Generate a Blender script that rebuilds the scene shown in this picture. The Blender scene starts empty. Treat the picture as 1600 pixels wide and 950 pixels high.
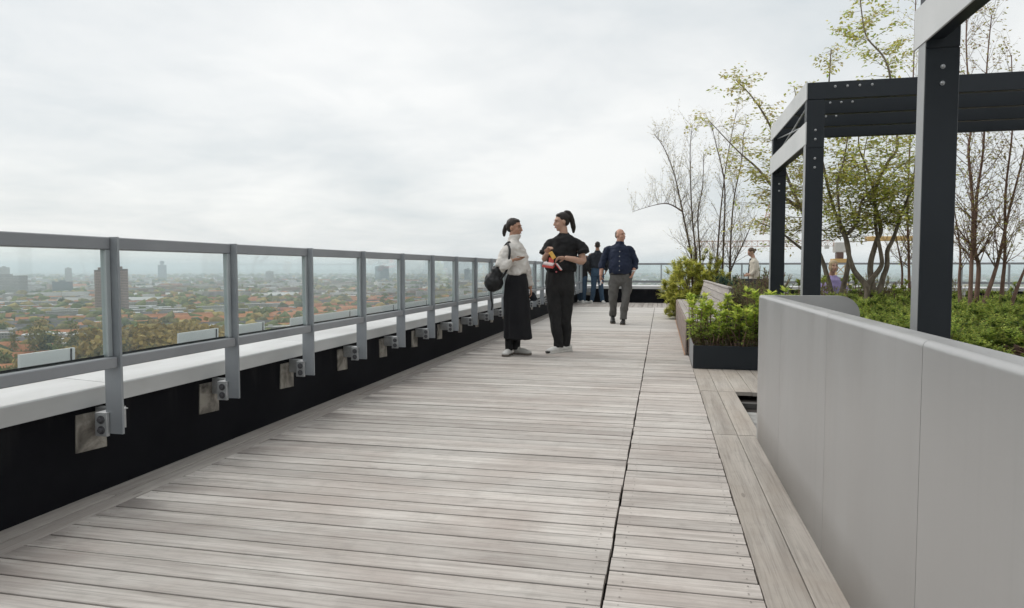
import bpy, math, random
import numpy as np
from mathutils import Vector, Matrix, noise as mnoise
R = math.radians
random.seed(7); np.random.seed(7)
scn = bpy.context.scene
C = scn.collection

# ------------------------------------------------------------------ camera, sky, sun, exposure
cam_d = bpy.data.cameras.new('camera'); cam = bpy.data.objects.new('camera', cam_d); C.objects.link(cam)
cam_d.sensor_width = 36.0; cam_d.lens = 36.0*1067/1600
cam_d.clip_start = 0.05; cam_d.clip_end = 80000
cam.location = (0, 0, 1.05)
cam.rotation_euler = (R(90-3.0043), 0, R(12.353))
scn.camera = cam

SUN_EL, SUN_AZ = 48.0, -75.0          # azimuth from +Y, negative = towards -X (left)
w = bpy.data.worlds.new('World'); scn.world = w; w.use_nodes = True
nt = w.node_tree; nt.nodes.clear()
def wn(t, **k):
    n = nt.nodes.new(t)
    for a, b in k.items(): setattr(n, a, b)
    return n
out = wn('ShaderNodeOutputWorld'); bg = wn('ShaderNodeBackground'); bg.inputs['Strength'].default_value = 0.10
nt.links.new(bg.outputs[0], out.inputs[0])
sky = wn('ShaderNodeTexSky'); sky.sky_type = 'NISHITA'; sky.sun_disc = False
sky.sun_elevation = R(SUN_EL); sky.sun_rotation = R(SUN_AZ); sky.air_density = 1.0; sky.dust_density = 3.0
tc = wn('ShaderNodeTexCoord'); sep = wn('ShaderNodeSeparateXYZ'); nt.links.new(tc.outputs['Generated'], sep.inputs[0])
def wmath(op, a, b=None, clamp=False):
    m = wn('ShaderNodeMath', operation=op); m.use_clamp = clamp
    for i, v in enumerate((a, b)):
        if v is None: continue
        if isinstance(v, (int, float)): m.inputs[i].default_value = v
        else: nt.links.new(v, m.inputs[i])
    return m.outputs[0]
zc = wmath('MAXIMUM', sep.outputs[2], 0.0); den = wmath('ADD', zc, 0.16)
cmb = wn('ShaderNodeCombineXYZ')
nt.links.new(wmath('DIVIDE', sep.outputs[0], den), cmb.inputs[0]); nt.links.new(wmath('DIVIDE', sep.outputs[1], den), cmb.inputs[1])
def wnoise(scale, detail, rough, dist=0.0, off=(0, 0, 0), sc=(1, 1, 1)):
    mp = wn('ShaderNodeMapping'); mp.inputs['Location'].default_value = off; mp.inputs['Scale'].default_value = sc
    mp.inputs['Rotation'].default_value = (0, 0, R(14))
    nt.links.new(cmb.outputs[0], mp.inputs['Vector'])
    n = wn('ShaderNodeTexNoise'); nt.links.new(mp.outputs[0], n.inputs['Vector'])
    n.inputs['Scale'].default_value = scale; n.inputs['Detail'].default_value = detail; n.inputs['Roughness'].default_value = rough
    n.inputs['Distortion'].default_value = dist
    return n.outputs[0]
n1 = wnoise(0.75, 7, 0.52, 0.35, (3.1, 1.7, 0), (1, 0.8, 1)); n2 = wnoise(2.6, 8, 0.58, 0.6, (8.3, 4.2, 2))
cl = wmath('ADD', wmath('MULTIPLY', n1, 0.80), wmath('MULTIPLY', n2, 0.20))
rmp = wn('ShaderNodeValToRGB'); nt.links.new(cl, rmp.inputs[0])
cr = rmp.color_ramp; cr.elements[0].position = 0.36; cr.elements[0].color = (.640, .680, .695, 1)
cr.elements[1].position = 0.60; cr.elements[1].color = (.885, .888, .872, 1)
e = cr.elements.new(0.47); e.color = (.755, .775, .775, 1)
mul = wn('ShaderNodeVectorMath', operation='SCALE'); mul.inputs['Scale'].default_value = 10.0
nt.links.new(rmp.outputs[0], mul.inputs[0])
mix = wn('ShaderNodeMix', data_type='RGBA'); mix.inputs[0].default_value = 0.90
nt.links.new(sky.outputs[0], mix.inputs[6]); nt.links.new(mul.outputs[0], mix.inputs[7])
nt.links.new(mix.outputs[2], bg.inputs['Color'])

sun_d = bpy.data.lights.new('sun', 'SUN'); sun = bpy.data.objects.new('sun', sun_d); C.objects.link(sun)
sun_d.energy = 1.4; sun_d.angle = R(45); sun_d.color = (1.0, 0.965, 0.92)
sv = Vector((math.sin(R(SUN_AZ))*math.cos(R(SUN_EL)), math.cos(R(SUN_AZ))*math.cos(R(SUN_EL)), math.sin(R(SUN_EL))))
sun.rotation_euler = sv.to_track_quat('Z', 'Y').to_euler()

vs = scn.view_settings; vs.view_transform = 'Standard'; vs.look = 'None'; vs.exposure = 0.22; vs.gamma = 1.0; vs.use_curve_mapping = False
cy = scn.cycles
cy.use_denoising = True; cy.use_adaptive_sampling = True; cy.adaptive_threshold = 0.02
cy.max_bounces = 8; cy.diffuse_bounces = 3; cy.glossy_bounces = 3; cy.transmission_bounces = 4; cy.transparent_max_bounces = 24; cy.volume_bounces = 1
cy.volume_step_rate = 10.0; cy.caustics_reflective = False; cy.caustics_refractive = False

# ------------------------------------------------------------------ helpers
def tag(o, label=None, cat=None, group=None, kind=None):
    if label: o['label'] = label
    if cat: o['category'] = cat
    if group: o['group'] = group
    if kind: o['kind'] = kind
    return o
def empty(name, loc=(0, 0, 0), rz=0.0, label=None, cat=None, group=None):
    o = bpy.data.objects.new(name, None); o.empty_display_size = 0.1; C.objects.link(o)
    o.location = loc; o.rotation_euler = (0, 0, rz); tag(o, label, cat, group)
    return o
def link(name, mesh, parent=None, loc=(0, 0, 0), rot=(0, 0, 0)):
    o = bpy.data.objects.new(name, mesh); C.objects.link(o); o.location = loc; o.rotation_euler = rot
    if parent: o.parent = parent
    return o
class MB:
    """collects shapes into one mesh"""
    def __init__(s): s.v = []; s.f = []; s.sm = []
    def add(s, vs, fs, smooth=False):
        b = len(s.v); s.v += [tuple(p) for p in vs]; s.f += [tuple(b+i for i in f) for f in fs]; s.sm += [smooth]*len(fs); return s
    def box(s, x0, x1, y0, y1, z0, z1, c=0.0):
        if c <= 0:
            return s.add([(x, y, z) for z in (z0, z1) for y in (y0, y1) for x in (x0, x1)],
                         [(0, 2, 3, 1), (4, 5, 7, 6), (0, 1, 5, 4), (2, 6, 7, 3), (0, 4, 6, 2), (1, 3, 7, 5)])
        # chamfered box: 24 verts
        vs = []; idx = {}
        xs, ys, zs = (x0, x1), (y0, y1), (z0, z1)
        for i in (0, 1):
            for j in (0, 1):
                for k in (0, 1):
                    sx, sy, sz = (1 if i == 0 else -1)*c, (1 if j == 0 else -1)*c, (1 if k == 0 else -1)*c
                    for a in range(3):
                        p = [xs[i]+sx, ys[j]+sy, zs[k]+sz]; p[a] = (xs[i], ys[j], zs[k])[a]
                        idx[(i, j, k, a)] = len(vs); vs.append(p)
        I = idx; F = []
        for i in (0, 1):
            q = [I[(i, 0, 0, 0)], I[(i, 1, 0, 0)], I[(i, 1, 1, 0)], I[(i, 0, 1, 0)]]; F.append(q if i else q[::-1])
        for j in (0, 1):
            q = [I[(0, j, 0, 1)], I[(0, j, 1, 1)], I[(1, j, 1, 1)], I[(1, j, 0, 1)]]; F.append(q if j else q[::-1])
        for k in (0, 1):
            q = [I[(0, 0, k, 2)], I[(1, 0, k, 2)], I[(1, 1, k, 2)], I[(0, 1, k, 2)]]; F.append(q if k else q[::-1])
        for i in (0, 1):
            for j in (0, 1):
                q = [I[(i, j, 0, 0)], I[(i, j, 0, 1)], I[(i, j, 1, 1)], I[(i, j, 1, 0)]]; F.append(q if (i ^ j) else q[::-1])
            for k in (0, 1):
                q = [I[(i, 0, k, 0)], I[(i, 0, k, 2)], I[(i, 1, k, 2)], I[(i, 1, k, 0)]]; F.append(q if not (i ^ k) else q[::-1])
        for j in (0, 1):
            for k in (0, 1):
                q = [I[(0, j, k, 1)], I[(0, j, k, 2)], I[(1, j, k, 2)], I[(1, j, k, 1)]]; F.append(q if (j ^ k) else q[::-1])
        for i in (0, 1):
            for j in (0, 1):
                for k in (0, 1):
                    q = [I[(i, j, k, 0)], I[(i, j, k, 1)], I[(i, j, k, 2)]]; F.append(q if (i + j + k) % 2 == 1 else q[::-1])
        return s.add(vs, F)
    def tube(s, pts, rad, n=8, caps=True, smooth=True, ref=None):
        pts = [Vector(p) for p in pts]; m = len(pts)
        if not isinstance(rad, (list, tuple)): rad = [rad]*m
        vs = []; up = Vector(ref) if ref is not None else None
        for i, p in enumerate(pts):
            t = (pts[min(i+1, m-1)]-pts[max(i-1, 0)])
            if t.length < 1e-9: t = Vector((0, 0, 1))
            t.normalize()
            if up is None: up = Vector((1, 0, 0)) if abs(t.x) < .8 else Vector((0, 1, 0))
            a = (up-t*up.dot(t))
            if a.length < 1e-6: a = t.orthogonal()
            a.normalize(); b = t.cross(a); up = a
            r = rad[i]; ra, rb = r if isinstance(r, (tuple, list)) else (r, r)
            for k in range(n):
                q = 2*math.pi*k/n; vs.append(p+a*(ra*math.cos(q))+b*(rb*math.sin(q)))
        F = [(i*n+k, i*n+(k+1) % n, (i+1)*n+(k+1) % n, (i+1)*n+k) for i in range(m-1) for k in range(n)]
        if caps: F += [tuple(range(n-1, -1, -1)), tuple(range((m-1)*n, m*n))]
        return s.add(vs, F, smooth)
    def prism(s, prof, axis, a0, a1, smooth=False):
        """closed profile of 2D points extruded along axis ('x','y','z')"""
        n = len(prof); vs = []
        for a in (a0, a1):
            for p, q in prof:
                vs.append({'x': (a, p, q), 'y': (p, a, q), 'z': (p, q, a)}[axis])
        F = [(k, (k+1) % n, n+(k+1) % n, n+k) for k in range(n)]
        if smooth: s.add(vs, F, True); return s.add(vs, [tuple(range(n-1, -1, -1)), tuple(range(n, 2*n))])
        return s.add(vs, F+[tuple(range(n-1, -1, -1)), tuple(range(n, 2*n))], smooth)
    def ell(s, c, r, n=12, m=8, rot=None):
        vs = []; F = []; c = Vector(c)
        for i in range(1, m):
            for k in range(n):
                t, q = math.pi*i/m, 2*math.pi*k/n
                v = Vector((r[0]*math.sin(t)*math.cos(q), r[1]*math.sin(t)*math.sin(q), r[2]*math.cos(t)))
                vs.append(c+(rot @ v if rot else v))
        tv, bv = Vector((0, 0, r[2])), Vector((0, 0, -r[2]))
        vs += [c+(rot @ tv if rot else tv), c+(rot @ bv if rot else bv)]; T = len(vs)-2; B = T+1
        for i in range(m-2):
            for k in range(n): F.append((i*n+k, (i+1)*n+k, (i+1)*n+(k+1) % n, i*n+(k+1) % n))
        for k in range(n): F += [(T, k, (k+1) % n), (B, (m-2)*n+(k+1) % n, (m-2)*n+k)]
        return s.add(vs, F, True)
    def mesh(s, name, mats):
        me = bpy.data.meshes.new(name); me.from_pydata(s.v, [], s.f); me.update()
        if any(s.sm): me.polygons.foreach_set('use_smooth', s.sm)
        for m in (mats if isinstance(mats, (list, tuple)) else [mats]): me.materials.append(m)
        return me
    def build(s, name, mats, parent=None, loc=(0, 0, 0), rot=(0, 0, 0)):
        return link(name, s.mesh(name, mats), parent, loc, rot)
def fix_normals(me):
    import bmesh
    b = bmesh.new(); b.from_mesh(me); bmesh.ops.recalc_face_normals(b, faces=b.faces); b.to_mesh(me); b.free()

# ------------------------------------------------------------------ materials
class Mat:
    def __init__(s, name):
        s.m = bpy.data.materials.new(name); s.m.use_nodes = True; s.t = s.m.node_tree; s.b = s.t.nodes['Principled BSDF']; s.o = s.t.nodes['Material Output']
    def n(s, t, **k):
        n = s.t.nodes.new(t)
        for a, b in k.items(): setattr(n, a, b)
        return n
    def l(s, a, b): s.t.links.new(a, b)
    def coord(s, kind='Object', scale=(1, 1, 1), rnd=0.0):
        tc = s.n('ShaderNodeTexCoord'); mp = s.n('ShaderNodeMapping'); mp.inputs['Scale'].default_value = scale
        s.l(tc.outputs[kind], mp.inputs['Vector'])
        if rnd:
            oi = s.n('ShaderNodeObjectInfo'); sc = s.n('ShaderNodeMath', operation='MULTIPLY'); sc.inputs[1].default_value = rnd
            s.l(oi.outputs['Random'], sc.inputs[0]); cb = s.n('ShaderNodeCombineXYZ')
            for i in range(3): s.l(sc.outputs[0], cb.inputs[i])
            s.l(cb.outputs[0], mp.inputs['Location'])
        return mp.outputs[0]
    def noise(s, vec, scale, detail=5, rough=.55, dist=0.0):
        n = s.n('ShaderNodeTexNoise'); s.l(vec, n.inputs['Vector'])
        n.inputs['Scale'].default_value = scale; n.inputs['Detail'].default_value = detail; n.inputs['Roughness'].default_value = rough; n.inputs['Distortion'].default_value = dist
        return n.outputs[0]
    def ramp(s, fac, stops):
        r = s.n('ShaderNodeValToRGB'); s.l(fac, r.inputs[0]); cr = r.color_ramp
        while len(cr.elements) < len(stops): cr.elements.new(0.5)
        for e, (p, c) in zip(cr.elements, stops): e.position = p; e.color = (*c, 1) if len(c) == 3 else c
        return r.outputs[0]
    def mixc(s, fac, a, b, mode='MIX'):
        m = s.n('ShaderNodeMix', data_type='RGBA', blend_type=mode)
        for i, v in ((0, fac), (6, a), (7, b)):
            if isinstance(v, (int, float)): m.inputs[i].default_value = v
            elif isinstance(v, tuple): m.inputs[i].default_value = (*v, 1)
            else: s.l(v, m.inputs[i])
        return m.outputs[2]
    def math(s, op, a, b=None, clamp=False):
        m = s.n('ShaderNodeMath', operation=op); m.use_clamp = clamp
        for i, v in enumerate((a, b)):
            if v is None: continue
            if isinstance(v, (int, float)): m.inputs[i].default_value = v
            else: s.l(v, m.inputs[i])
        return m.outputs[0]
    def bump(s, h, strength, dist=0.01):
        b = s.n('ShaderNodeBump'); b.inputs['Strength'].default_value = strength; b.inputs['Distance'].default_value = dist
        s.l(h, b.inputs['Height']); s.l(b.outputs[0], s.b.inputs['Normal'])
    def set(s, rough=.6, metal=0.0, spec=.5, col=None):
        s.b.inputs['Roughness'].default_value = rough; s.b.inputs['Metallic'].default_value = metal; s.b.inputs['Specular IOR Level'].default_value = spec
        if col is not None:
            if isinstance(col, tuple): s.b.inputs['Base Color'].default_value = (*col, 1)
            else: s.l(col, s.b.inputs['Base Color'])
        return s.m
def pm(name, c1, c2, scale=6, rough=.6, metal=0.0, spec=.5, bump=0.0, bscale=None, stretch=(1, 1, 1), rnd=0.0, bdist=.01, lo=.35, hi=.65):
    """plain procedural material: two-colour noise, optional bump, optional per-object value shift"""
    M = Mat(name); v = M.coord('Object', stretch, 30.0 if rnd else 0.0)
    f = M.noise(v, scale); col = M.ramp(f, [(lo, c1), (hi, c2)])
    if rnd:
        oi = M.n('ShaderNodeObjectInfo'); k = M.math('ADD', M.math('MULTIPLY', oi.outputs['Random'], 2*rnd), 1-rnd)
        hs = M.n('ShaderNodeHueSaturation'); M.l(col, hs.inputs['Color']); M.l(k, hs.inputs['Value']); col = hs.outputs[0]
    if bump: M.bump(M.noise(v, bscale or scale*4, 6), bump, bdist)
    return M.set(rough, metal, spec, col)

def wood(name, axis, base, dark, warm, rnd=.16, stain=(.23, .21, .19), rough=.75, ends=0.0):
    """weathered timber: grain runs along `axis` of the object"""
    M = Mat(name); ax = 'xyz'.index(axis)
    sc = [14.0]*3; sc[ax] = 0.55; g = M.coord('Object', tuple(sc), 40.0)
    sc2 = [60.0]*3; sc2[ax] = 1.6; g2 = M.coord('Object', tuple(sc2), 40.0)
    sc3 = [3.2]*3; sc3[ax] = 1.3; g3 = M.coord('Object', tuple(sc3), 17.0)
    grain = M.noise(g, 1.0, 6, .6, .4); fine = M.noise(g2, 1.0, 4, .6); blot = M.noise(g3, 1.0, 5, .62, .5)
    col = M.ramp(grain, [(.30, dark), (.52, base), (.75, tuple(min(1, x*1.10) for x in base))])
    col = M.mixc(M.math('MULTIPLY', M.ramp(blot, [(.46, (0, 0, 0)), (.66, (1, 1, 1))]), .60), col, warm)
    col = M.mixc(M.math('MULTIPLY', M.ramp(fine, [(.48, (0, 0, 0)), (.70, (1, 1, 1))]), .50), col, stain)
    sc4 = [190.0]*3; sc4[ax] = 5.0; hair_ = M.noise(M.coord('Object', tuple(sc4), 23.0), 1.0, 3, .6)
    col = M.mixc(M.math('MULTIPLY', M.ramp(hair_, [(.50, (0, 0, 0)), (.66, (1, 1, 1))]), .34), col, tuple(x*.75 for x in stain))
    kn = M.n('ShaderNodeTexVoronoi'); scv = [7.0]*3; scv[ax] = 1.7; M.l(M.coord('Object', tuple(scv), 31.0), kn.inputs['Vector']); kn.inputs['Scale'].default_value = 1.0
    col = M.mixc(M.math('MULTIPLY', M.math('LESS_THAN', kn.outputs['Distance'], .055), .5), col, tuple(x*.6 for x in stain))
    ge = M.n('ShaderNodeNewGeometry'); wst = M.noise(ge.outputs['Position'], 1.15, 6, .62, .7); wfi = M.noise(ge.outputs['Position'], 9.0, 5, .65)
    col = M.mixc(M.math('MULTIPLY', M.ramp(wst, [(.44, (0, 0, 0)), (.64, (1, 1, 1))]), .42), col, tuple(x*y for x, y in zip(warm, (.92, .87, .84))))
    col = M.mixc(M.math('MULTIPLY', M.ramp(wfi, [(.52, (0, 0, 0)), (.72, (1, 1, 1))]), .28), col, stain)
    oi = M.n('ShaderNodeObjectInfo'); k = M.math('ADD', M.math('MULTIPLY', oi.outputs['Random'], 2*rnd), 1-rnd)
    hs = M.n('ShaderNodeHueSaturation'); M.l(col, hs.inputs['Color']); M.l(k, hs.inputs['Value'])
    M.bump(fine, .25, .003); res = hs.outputs[0]
    if ends:
        tc = M.n('ShaderNodeTexCoord'); sp_ = M.n('ShaderNodeSeparateXYZ'); M.l(tc.outputs['Object'], sp_.inputs[0])
        k1 = M.math('MULTIPLY', M.math('SUBTRACT', M.math('MULTIPLY', sp_.outputs[0], -1.0), ends-.34, True), 2.9, True)
        res = M.mixc(M.math('MULTIPLY', M.math('MULTIPLY', k1, M.ramp(blot, [(.38, (0, 0, 0)), (.60, (1, 1, 1))])), .72), res, (.15, .135, .125))
    return M.set(rough, 0, .35, res)
m_deck = wood('deck_timber', 'x', (.590, .555, .518), (.465, .428, .395), (.390, .345, .318), rnd=.14, ends=1.08)
m_plank = wood('plank_timber', 'y', (.45, .415, .375), (.32, .29, .26), (.37, .33, .285), rnd=.09)
m_edge = wood('edge_timber', 'y', (.42, .39, .36), (.27, .24, .22), (.31, .28, .26), rnd=.12)
m_bench = wood('bench_timber', 'y', (.44, .41, .38), (.30, .27, .25), (.36, .33, .31), rnd=.10)
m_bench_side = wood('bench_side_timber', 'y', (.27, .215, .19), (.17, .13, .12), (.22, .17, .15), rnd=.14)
m_galv = pm('powder_coated_rail', (.225, .235, .25), (.26, .27, .285), 3, rough=.45, metal=.0, spec=.5, bump=.03, bscale=60, rnd=.04)
m_post = pm('galvanised_post', (.26, .28, .30), (.32, .34, .36), 5, rough=.42, metal=.25, spec=.5, bump=.03, bscale=80, rnd=.05)
m_bracket = pm('zinc_bracket', (.34, .35, .355), (.46, .47, .475), 25, rough=.45, metal=.35, bump=.05, rnd=.08)
m_bolt = pm('steel_bolt', (.34, .35, .36), (.44, .45, .46), 40, rough=.35, metal=.8)
m_boltdark = pm('dark_bolt', (.09, .09, .095), (.14, .14, .15), 40, rough=.5, metal=.5)
m_coping = pm('coping_stone', (.52, .525, .52), (.645, .655, .655), 2.2, rough=.75, bump=.06, bscale=40, rnd=.04, stretch=(1.5, .5, 1.5))
m_dark = pm('navy_black_paint', (.0100, .0145, .0195), (.0145, .0195, .0255), 1.4, rough=.42, spec=.32, bump=.015, bscale=30)
m_rubber = pm('black_gasket', (.012, .012, .013), (.02, .02, .021), 10, rough=.7)
m_panel_white = pm('white_sheet_metal', (.74, .765, .77), (.80, .82, .82), 2, rough=.4, rnd=.03)
m_soil = pm('soil', (.035, .026, .018), (.085, .062, .042), 18, rough=.95, bump=.8, bscale=30, bdist=.03)
m_roof = pm('roof_membrane', (.020, .015, .013), (.045, .036, .031), 3, rough=.85, bump=.2)

M = Mat('bitumen_wall'); v = M.coord('Object', (1, 1, 1)); n_ = M.noise(v, 1.1, 6, .6)
v2 = M.coord('Object', (6, 6, .8)); st = M.noise(v2, 1.2, 5, .6)
col = M.ramp(n_, [(.35, (.0045, .0048, .0068)), (.7, (.0105, .0108, .0135))])
zc_ = M.n('ShaderNodeSeparateXYZ'); tc_ = M.n('ShaderNodeTexCoord'); M.l(tc_.outputs['Object'], zc_.inputs[0])
bl = M.math('MULTIPLY', M.ramp(st, [(.5, (0, 0, 0)), (.75, (1, 1, 1))]), M.math('MULTIPLY', M.math('SUBTRACT', zc_.outputs[2], .22, True), 3.0, True))
col = M.mixc(M.math('MULTIPLY', bl, .55), col, (.075, .072, .07)); M.bump(M.noise(v, 30, 5), .25, .004); m_bitumen = M.set(.85, 0, .12, col)

M = Mat('bare_concrete'); v = M.coord('Object', (1, 1, 1), 30); n_ = M.noise(v, 7, 6, .6, .6); n2_ = M.noise(v, 40, 5, .6)
col = M.ramp(n_, [(.32, (.05, .046, .042)), (.45, (.20, .185, .165)), (.58, (.42, .395, .35))]); col = M.mixc(M.math('MULTIPLY', n2_, .35), col, (.20, .185, .16))
M.bump(n2_, .4, .004); m_conc = M.set(.85, 0, .3, col)

M = Mat('brushed_metal_panel'); v = M.coord('Object', (1, 1, 1), 12); vv = M.coord('Object', (3, 2.0, .35), 12); vf = M.coord('Object', (240, 4, 240), 3)
big = M.noise(v, .9, 4, .5); strk = M.noise(vv, 2.2, 5, .55); fine = M.noise(vf, 1, 4, .6)
col = M.ramp(M.math('ADD', M.math('MULTIPLY', big, .6), M.math('MULTIPLY', strk, .4)), [(.35, (.405, .405, .405)), (.65, (.455, .455, .454))])
scf = M.noise(M.coord('Object', (2, 7, 26), 5), 1.3, 6, .65); drp = M.noise(M.coord('Object', (1, 22, .7), 9), 1.0, 5, .6)
col = M.mixc(M.math('MULTIPLY', M.ramp(scf, [(.60, (0, 0, 0)), (.74, (1, 1, 1))]), .11), col, (.53, .53, .525)); col = M.mixc(M.math('MULTIPLY', M.ramp(drp, [(.52, (0, 0, 0)), (.72, (1, 1, 1))]), .13), col, (.33, .328, .322))
M.b.inputs['Roughness'].default_value = .38; M.l(M.ramp(strk, [(.3, (.34, .34, .34)), (.7, (.46, .46, .46))]), M.b.inputs['Roughness'])
M.bump(fine, .05, .002); M.b.inputs['Metallic'].default_value = .55; M.b.inputs['Specular IOR Level'].default_value = .5; M.l(col, M.b.inputs['Base Color']); m_brushed = M.m

def glassmat(name, tint, gloss=.9):
    M = Mat(name); M.t.nodes.remove(M.b)
    tr = M.n('ShaderNodeBsdfTransparent'); tr.inputs[0].default_value = (*tint, 1)
    gl = M.n('ShaderNodeBsdfGlossy'); gl.inputs['Color'].default_value = (gloss, gloss, gloss, 1); gl.inputs['Roughness'].default_value = .02
    lw = M.n('ShaderNodeLayerWeight'); lw.inputs['Blend'].default_value = .5
    fr = M.math('ADD', M.math('MULTIPLY', M.math('POWER', lw.outputs['Facing'], 5.0), .60), .04)
    mx = M.n('ShaderNodeMixShader'); M.l(fr, mx.inputs[0]); M.l(tr.outputs[0], mx.inputs[1]); M.l(gl.outputs[0], mx.inputs[2]); M.l(mx.outputs[0], M.o.inputs[0])
    return M.m
m_glass = glassmat('railing_glass', (.945, .968, .962))

# ------------------------------------------------------------------ setting: roof, deck boards
rb = MB().box(-2.94, 14, -4, 21.6, -95, -0.075); roof = rb.build('roof', m_roof); tag(roof, kind='structure')
deck = empty('floor'); deck['kind'] = 'structure'
def board_mesh(name, L, W, mat, T=.032, ch=.0015, axis='x'):
    h = W/2; prof = [(-h, -T), (h, -T), (h, -ch), (h-ch, 0), (-h+ch, 0), (-h, -ch)]
    if axis == 'y': prof = prof
    mb = MB().prism(prof if axis == 'y' else prof, axis, -L/2, L/2); me = mb.mesh(name, mat); fix_normals(me); return me
P = 0.11
main_m = [board_mesh('main_board', 2.173-.0015*i, P-.0082, m_deck) for i in range(4)]
side_m = [board_mesh('side_board', .495-.0015*i, P-.0078, m_deck) for i in range(4)]
rs = random.Random(3)
def lay_boards(meshes, xc, y0, y1, off, near_limit, stuffname, gapscale):
    y = y0; far = MB(); kk = 0
    while y < y1:
        me = rs.choice(meshes); dx = rs.uniform(-.0018, .0018); dz = rs.uniform(-.0020, .0012); g = rs.uniform(-.0016, .0016)
        if rs.random() < .08: g += .004*gapscale
        tilt = rs.uniform(-.0006, .0006)
        if y < near_limit:
            o = link('board', me, deck, (xc+dx, y+off+g, dz), (rs.uniform(-.004, .004), 0, tilt)); o.scale = (1, rs.uniform(.975, 1.0), 1)
        else:
            vs = [(v.co.x+xc+dx, v.co.y+y+off+g, v.co.z+dz) for v in me.vertices]; far.add(vs, [tuple(p.vertices) for p in me.polygons])
        y += P; kk += 1
    o = far.build(stuffname, m_deck_far, deck); o['kind'] = 'stuff'
# far boards share one mesh: tint by position along the walk instead of by object
def far_wood():
    M = Mat('deck_timber_far'); tc = M.n('ShaderNodeTexCoord'); sp = M.n('ShaderNodeSeparateXYZ'); M.l(tc.outputs['Object'], sp.inputs[0])
    idx = M.math('FLOOR', M.math('DIVIDE', sp.outputs[1], P)); wn_ = M.n('ShaderNodeTexWhiteNoise', noise_dimensions='1D'); M.l(idx, wn_.inputs['W'])
    v = M.coord('Object', (.8, 10, 10)); g = M.noise(v, 1, 5, .6)
    col = M.ramp(g, [(.3, (.46, .432, .405)), (.6, (.57, .545, .515))])
    hs = M.n('ShaderNodeHueSaturation'); M.l(col, hs.inputs['Color']); M.l(M.math('ADD', M.math('MULTIPLY', wn_.outputs[0], .24), .87), hs.inputs['Value'])
    return M.set(.75, 0, .35, hs.outputs[0])
m_deck_far = far_wood()
lay_boards(main_m, -1.262, 0.60, 18.62, 0.0, 11.5, 'far_main_boards', 1.0)
lay_boards(side_m, 0.0800, 0.60, 18.62, 0.042, 11.5, 'far_side_boards', .4)
def long_planks(xs, wdt, y0, y1, mat, joints=None, z=0.0, name='plank'):
    me = {}
    for x in xs:
        ys = [y0]
        while ys[-1] < y1-.01:
            ys.append(min(y1, ys[-1]+(rs.uniform(2.6, 3.9) if joints is None else joints)))
        for a, b in zip(ys[:-1], ys[1:]):
            m = board_mesh(name, b-a-.004, wdt, mat, axis='y')
            link(name, m, deck, (x, (a+b)/2, z+rs.uniform(-.0015, .0015)))
long_planks([-2.517], .108, -.6, 21.1, m_edge); long_planks([-2.403], .098, -1.2, 18.62, m_edge)
for x, wd in ((.4045, .144), (.5505, .140)):
    for a, b in ((-.5, 1.3), (1.3, 4.455), (4.46, 6.03), (6.035, 8.40)):
        link('plank', board_mesh('plank', b-a-.004, wd, m_plank, axis='y'), deck, (x, (a+b)/2, rs.uniform(-.001, .001)))
long_planks([.69, .829, .968, 1.107], .134, 6.035, 8.4, m_plank, 2.4)
long_planks([.69], .134, 1.0, 4.455, m_plank)
# cross-joint end section, boards running lengthwise towards the far parapet
fx = -2.47+.13
me_e = board_mesh('end_board', 2.46, .122, m_edge, axis='y')
x = -2.385
while x < 4.0:
    link('board', me_e, deck, (x, 19.87, rs.uniform(-.002, .002))); x += .13
# floor under the pergola, hidden for the most part
pf = MB(); x = .76
while x < 9:
    pf.box(x, x+.128, -2, 5.30, -.034, -.002); x += .135
o = pf.build('pergola_floor_boards', m_plank, deck); o['kind'] = 'stuff'
pf = MB(); x = 1.25
while x < 9:
    pf.box(x, x+.128, 6.04, 21.0, -.034, -.002); x += .135
o = pf.build('garden_floor_boards', m_plank, deck); o['kind'] = 'stuff'
# paving slab and open service pit beside the planks
m_slab = pm('grey_paver', (.25, .245, .235), (.36, .355, .34), 14, rough=.85, bump=.3, bscale=90)
MB().box(.625, 1.3, 4.47, 5.30, -.07, -.022, .004).build('paving_slab', m_slab, deck)
m_pit = pm('pit_frame', (.05, .048, .046), (.10, .095, .09), 6, rough=.7)
MB().box(.622, 1.3, 5.68, 5.74, -.07, -.03).build('pit_joist', m_pit, deck)
# screw heads near the board ends
m_screw = pm('worn_screw', (.16, .14, .125), (.24, .215, .195), 30, rough=.6, metal=.3)
sc_ = MB()
for yy in np.arange(0.60, 8.0, P):
    for xx, off in ((-2.30, 0), (-.225, 0), (-.12, .042), (.29, .042)):
        for d in (-.028, .028):
            cx_, cy_ = xx+rs.uniform(-.006, .006), yy+off+d
            sc_.add([(cx_+.0032*math.cos(q), cy_+.0032*math.sin(q), .0012) for q in np.linspace(0, 2*math.pi, 6, endpoint=False)], [tuple(range(6))])
o = sc_.build('screw_heads', m_screw, deck); o['kind'] = 'stuff'

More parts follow.
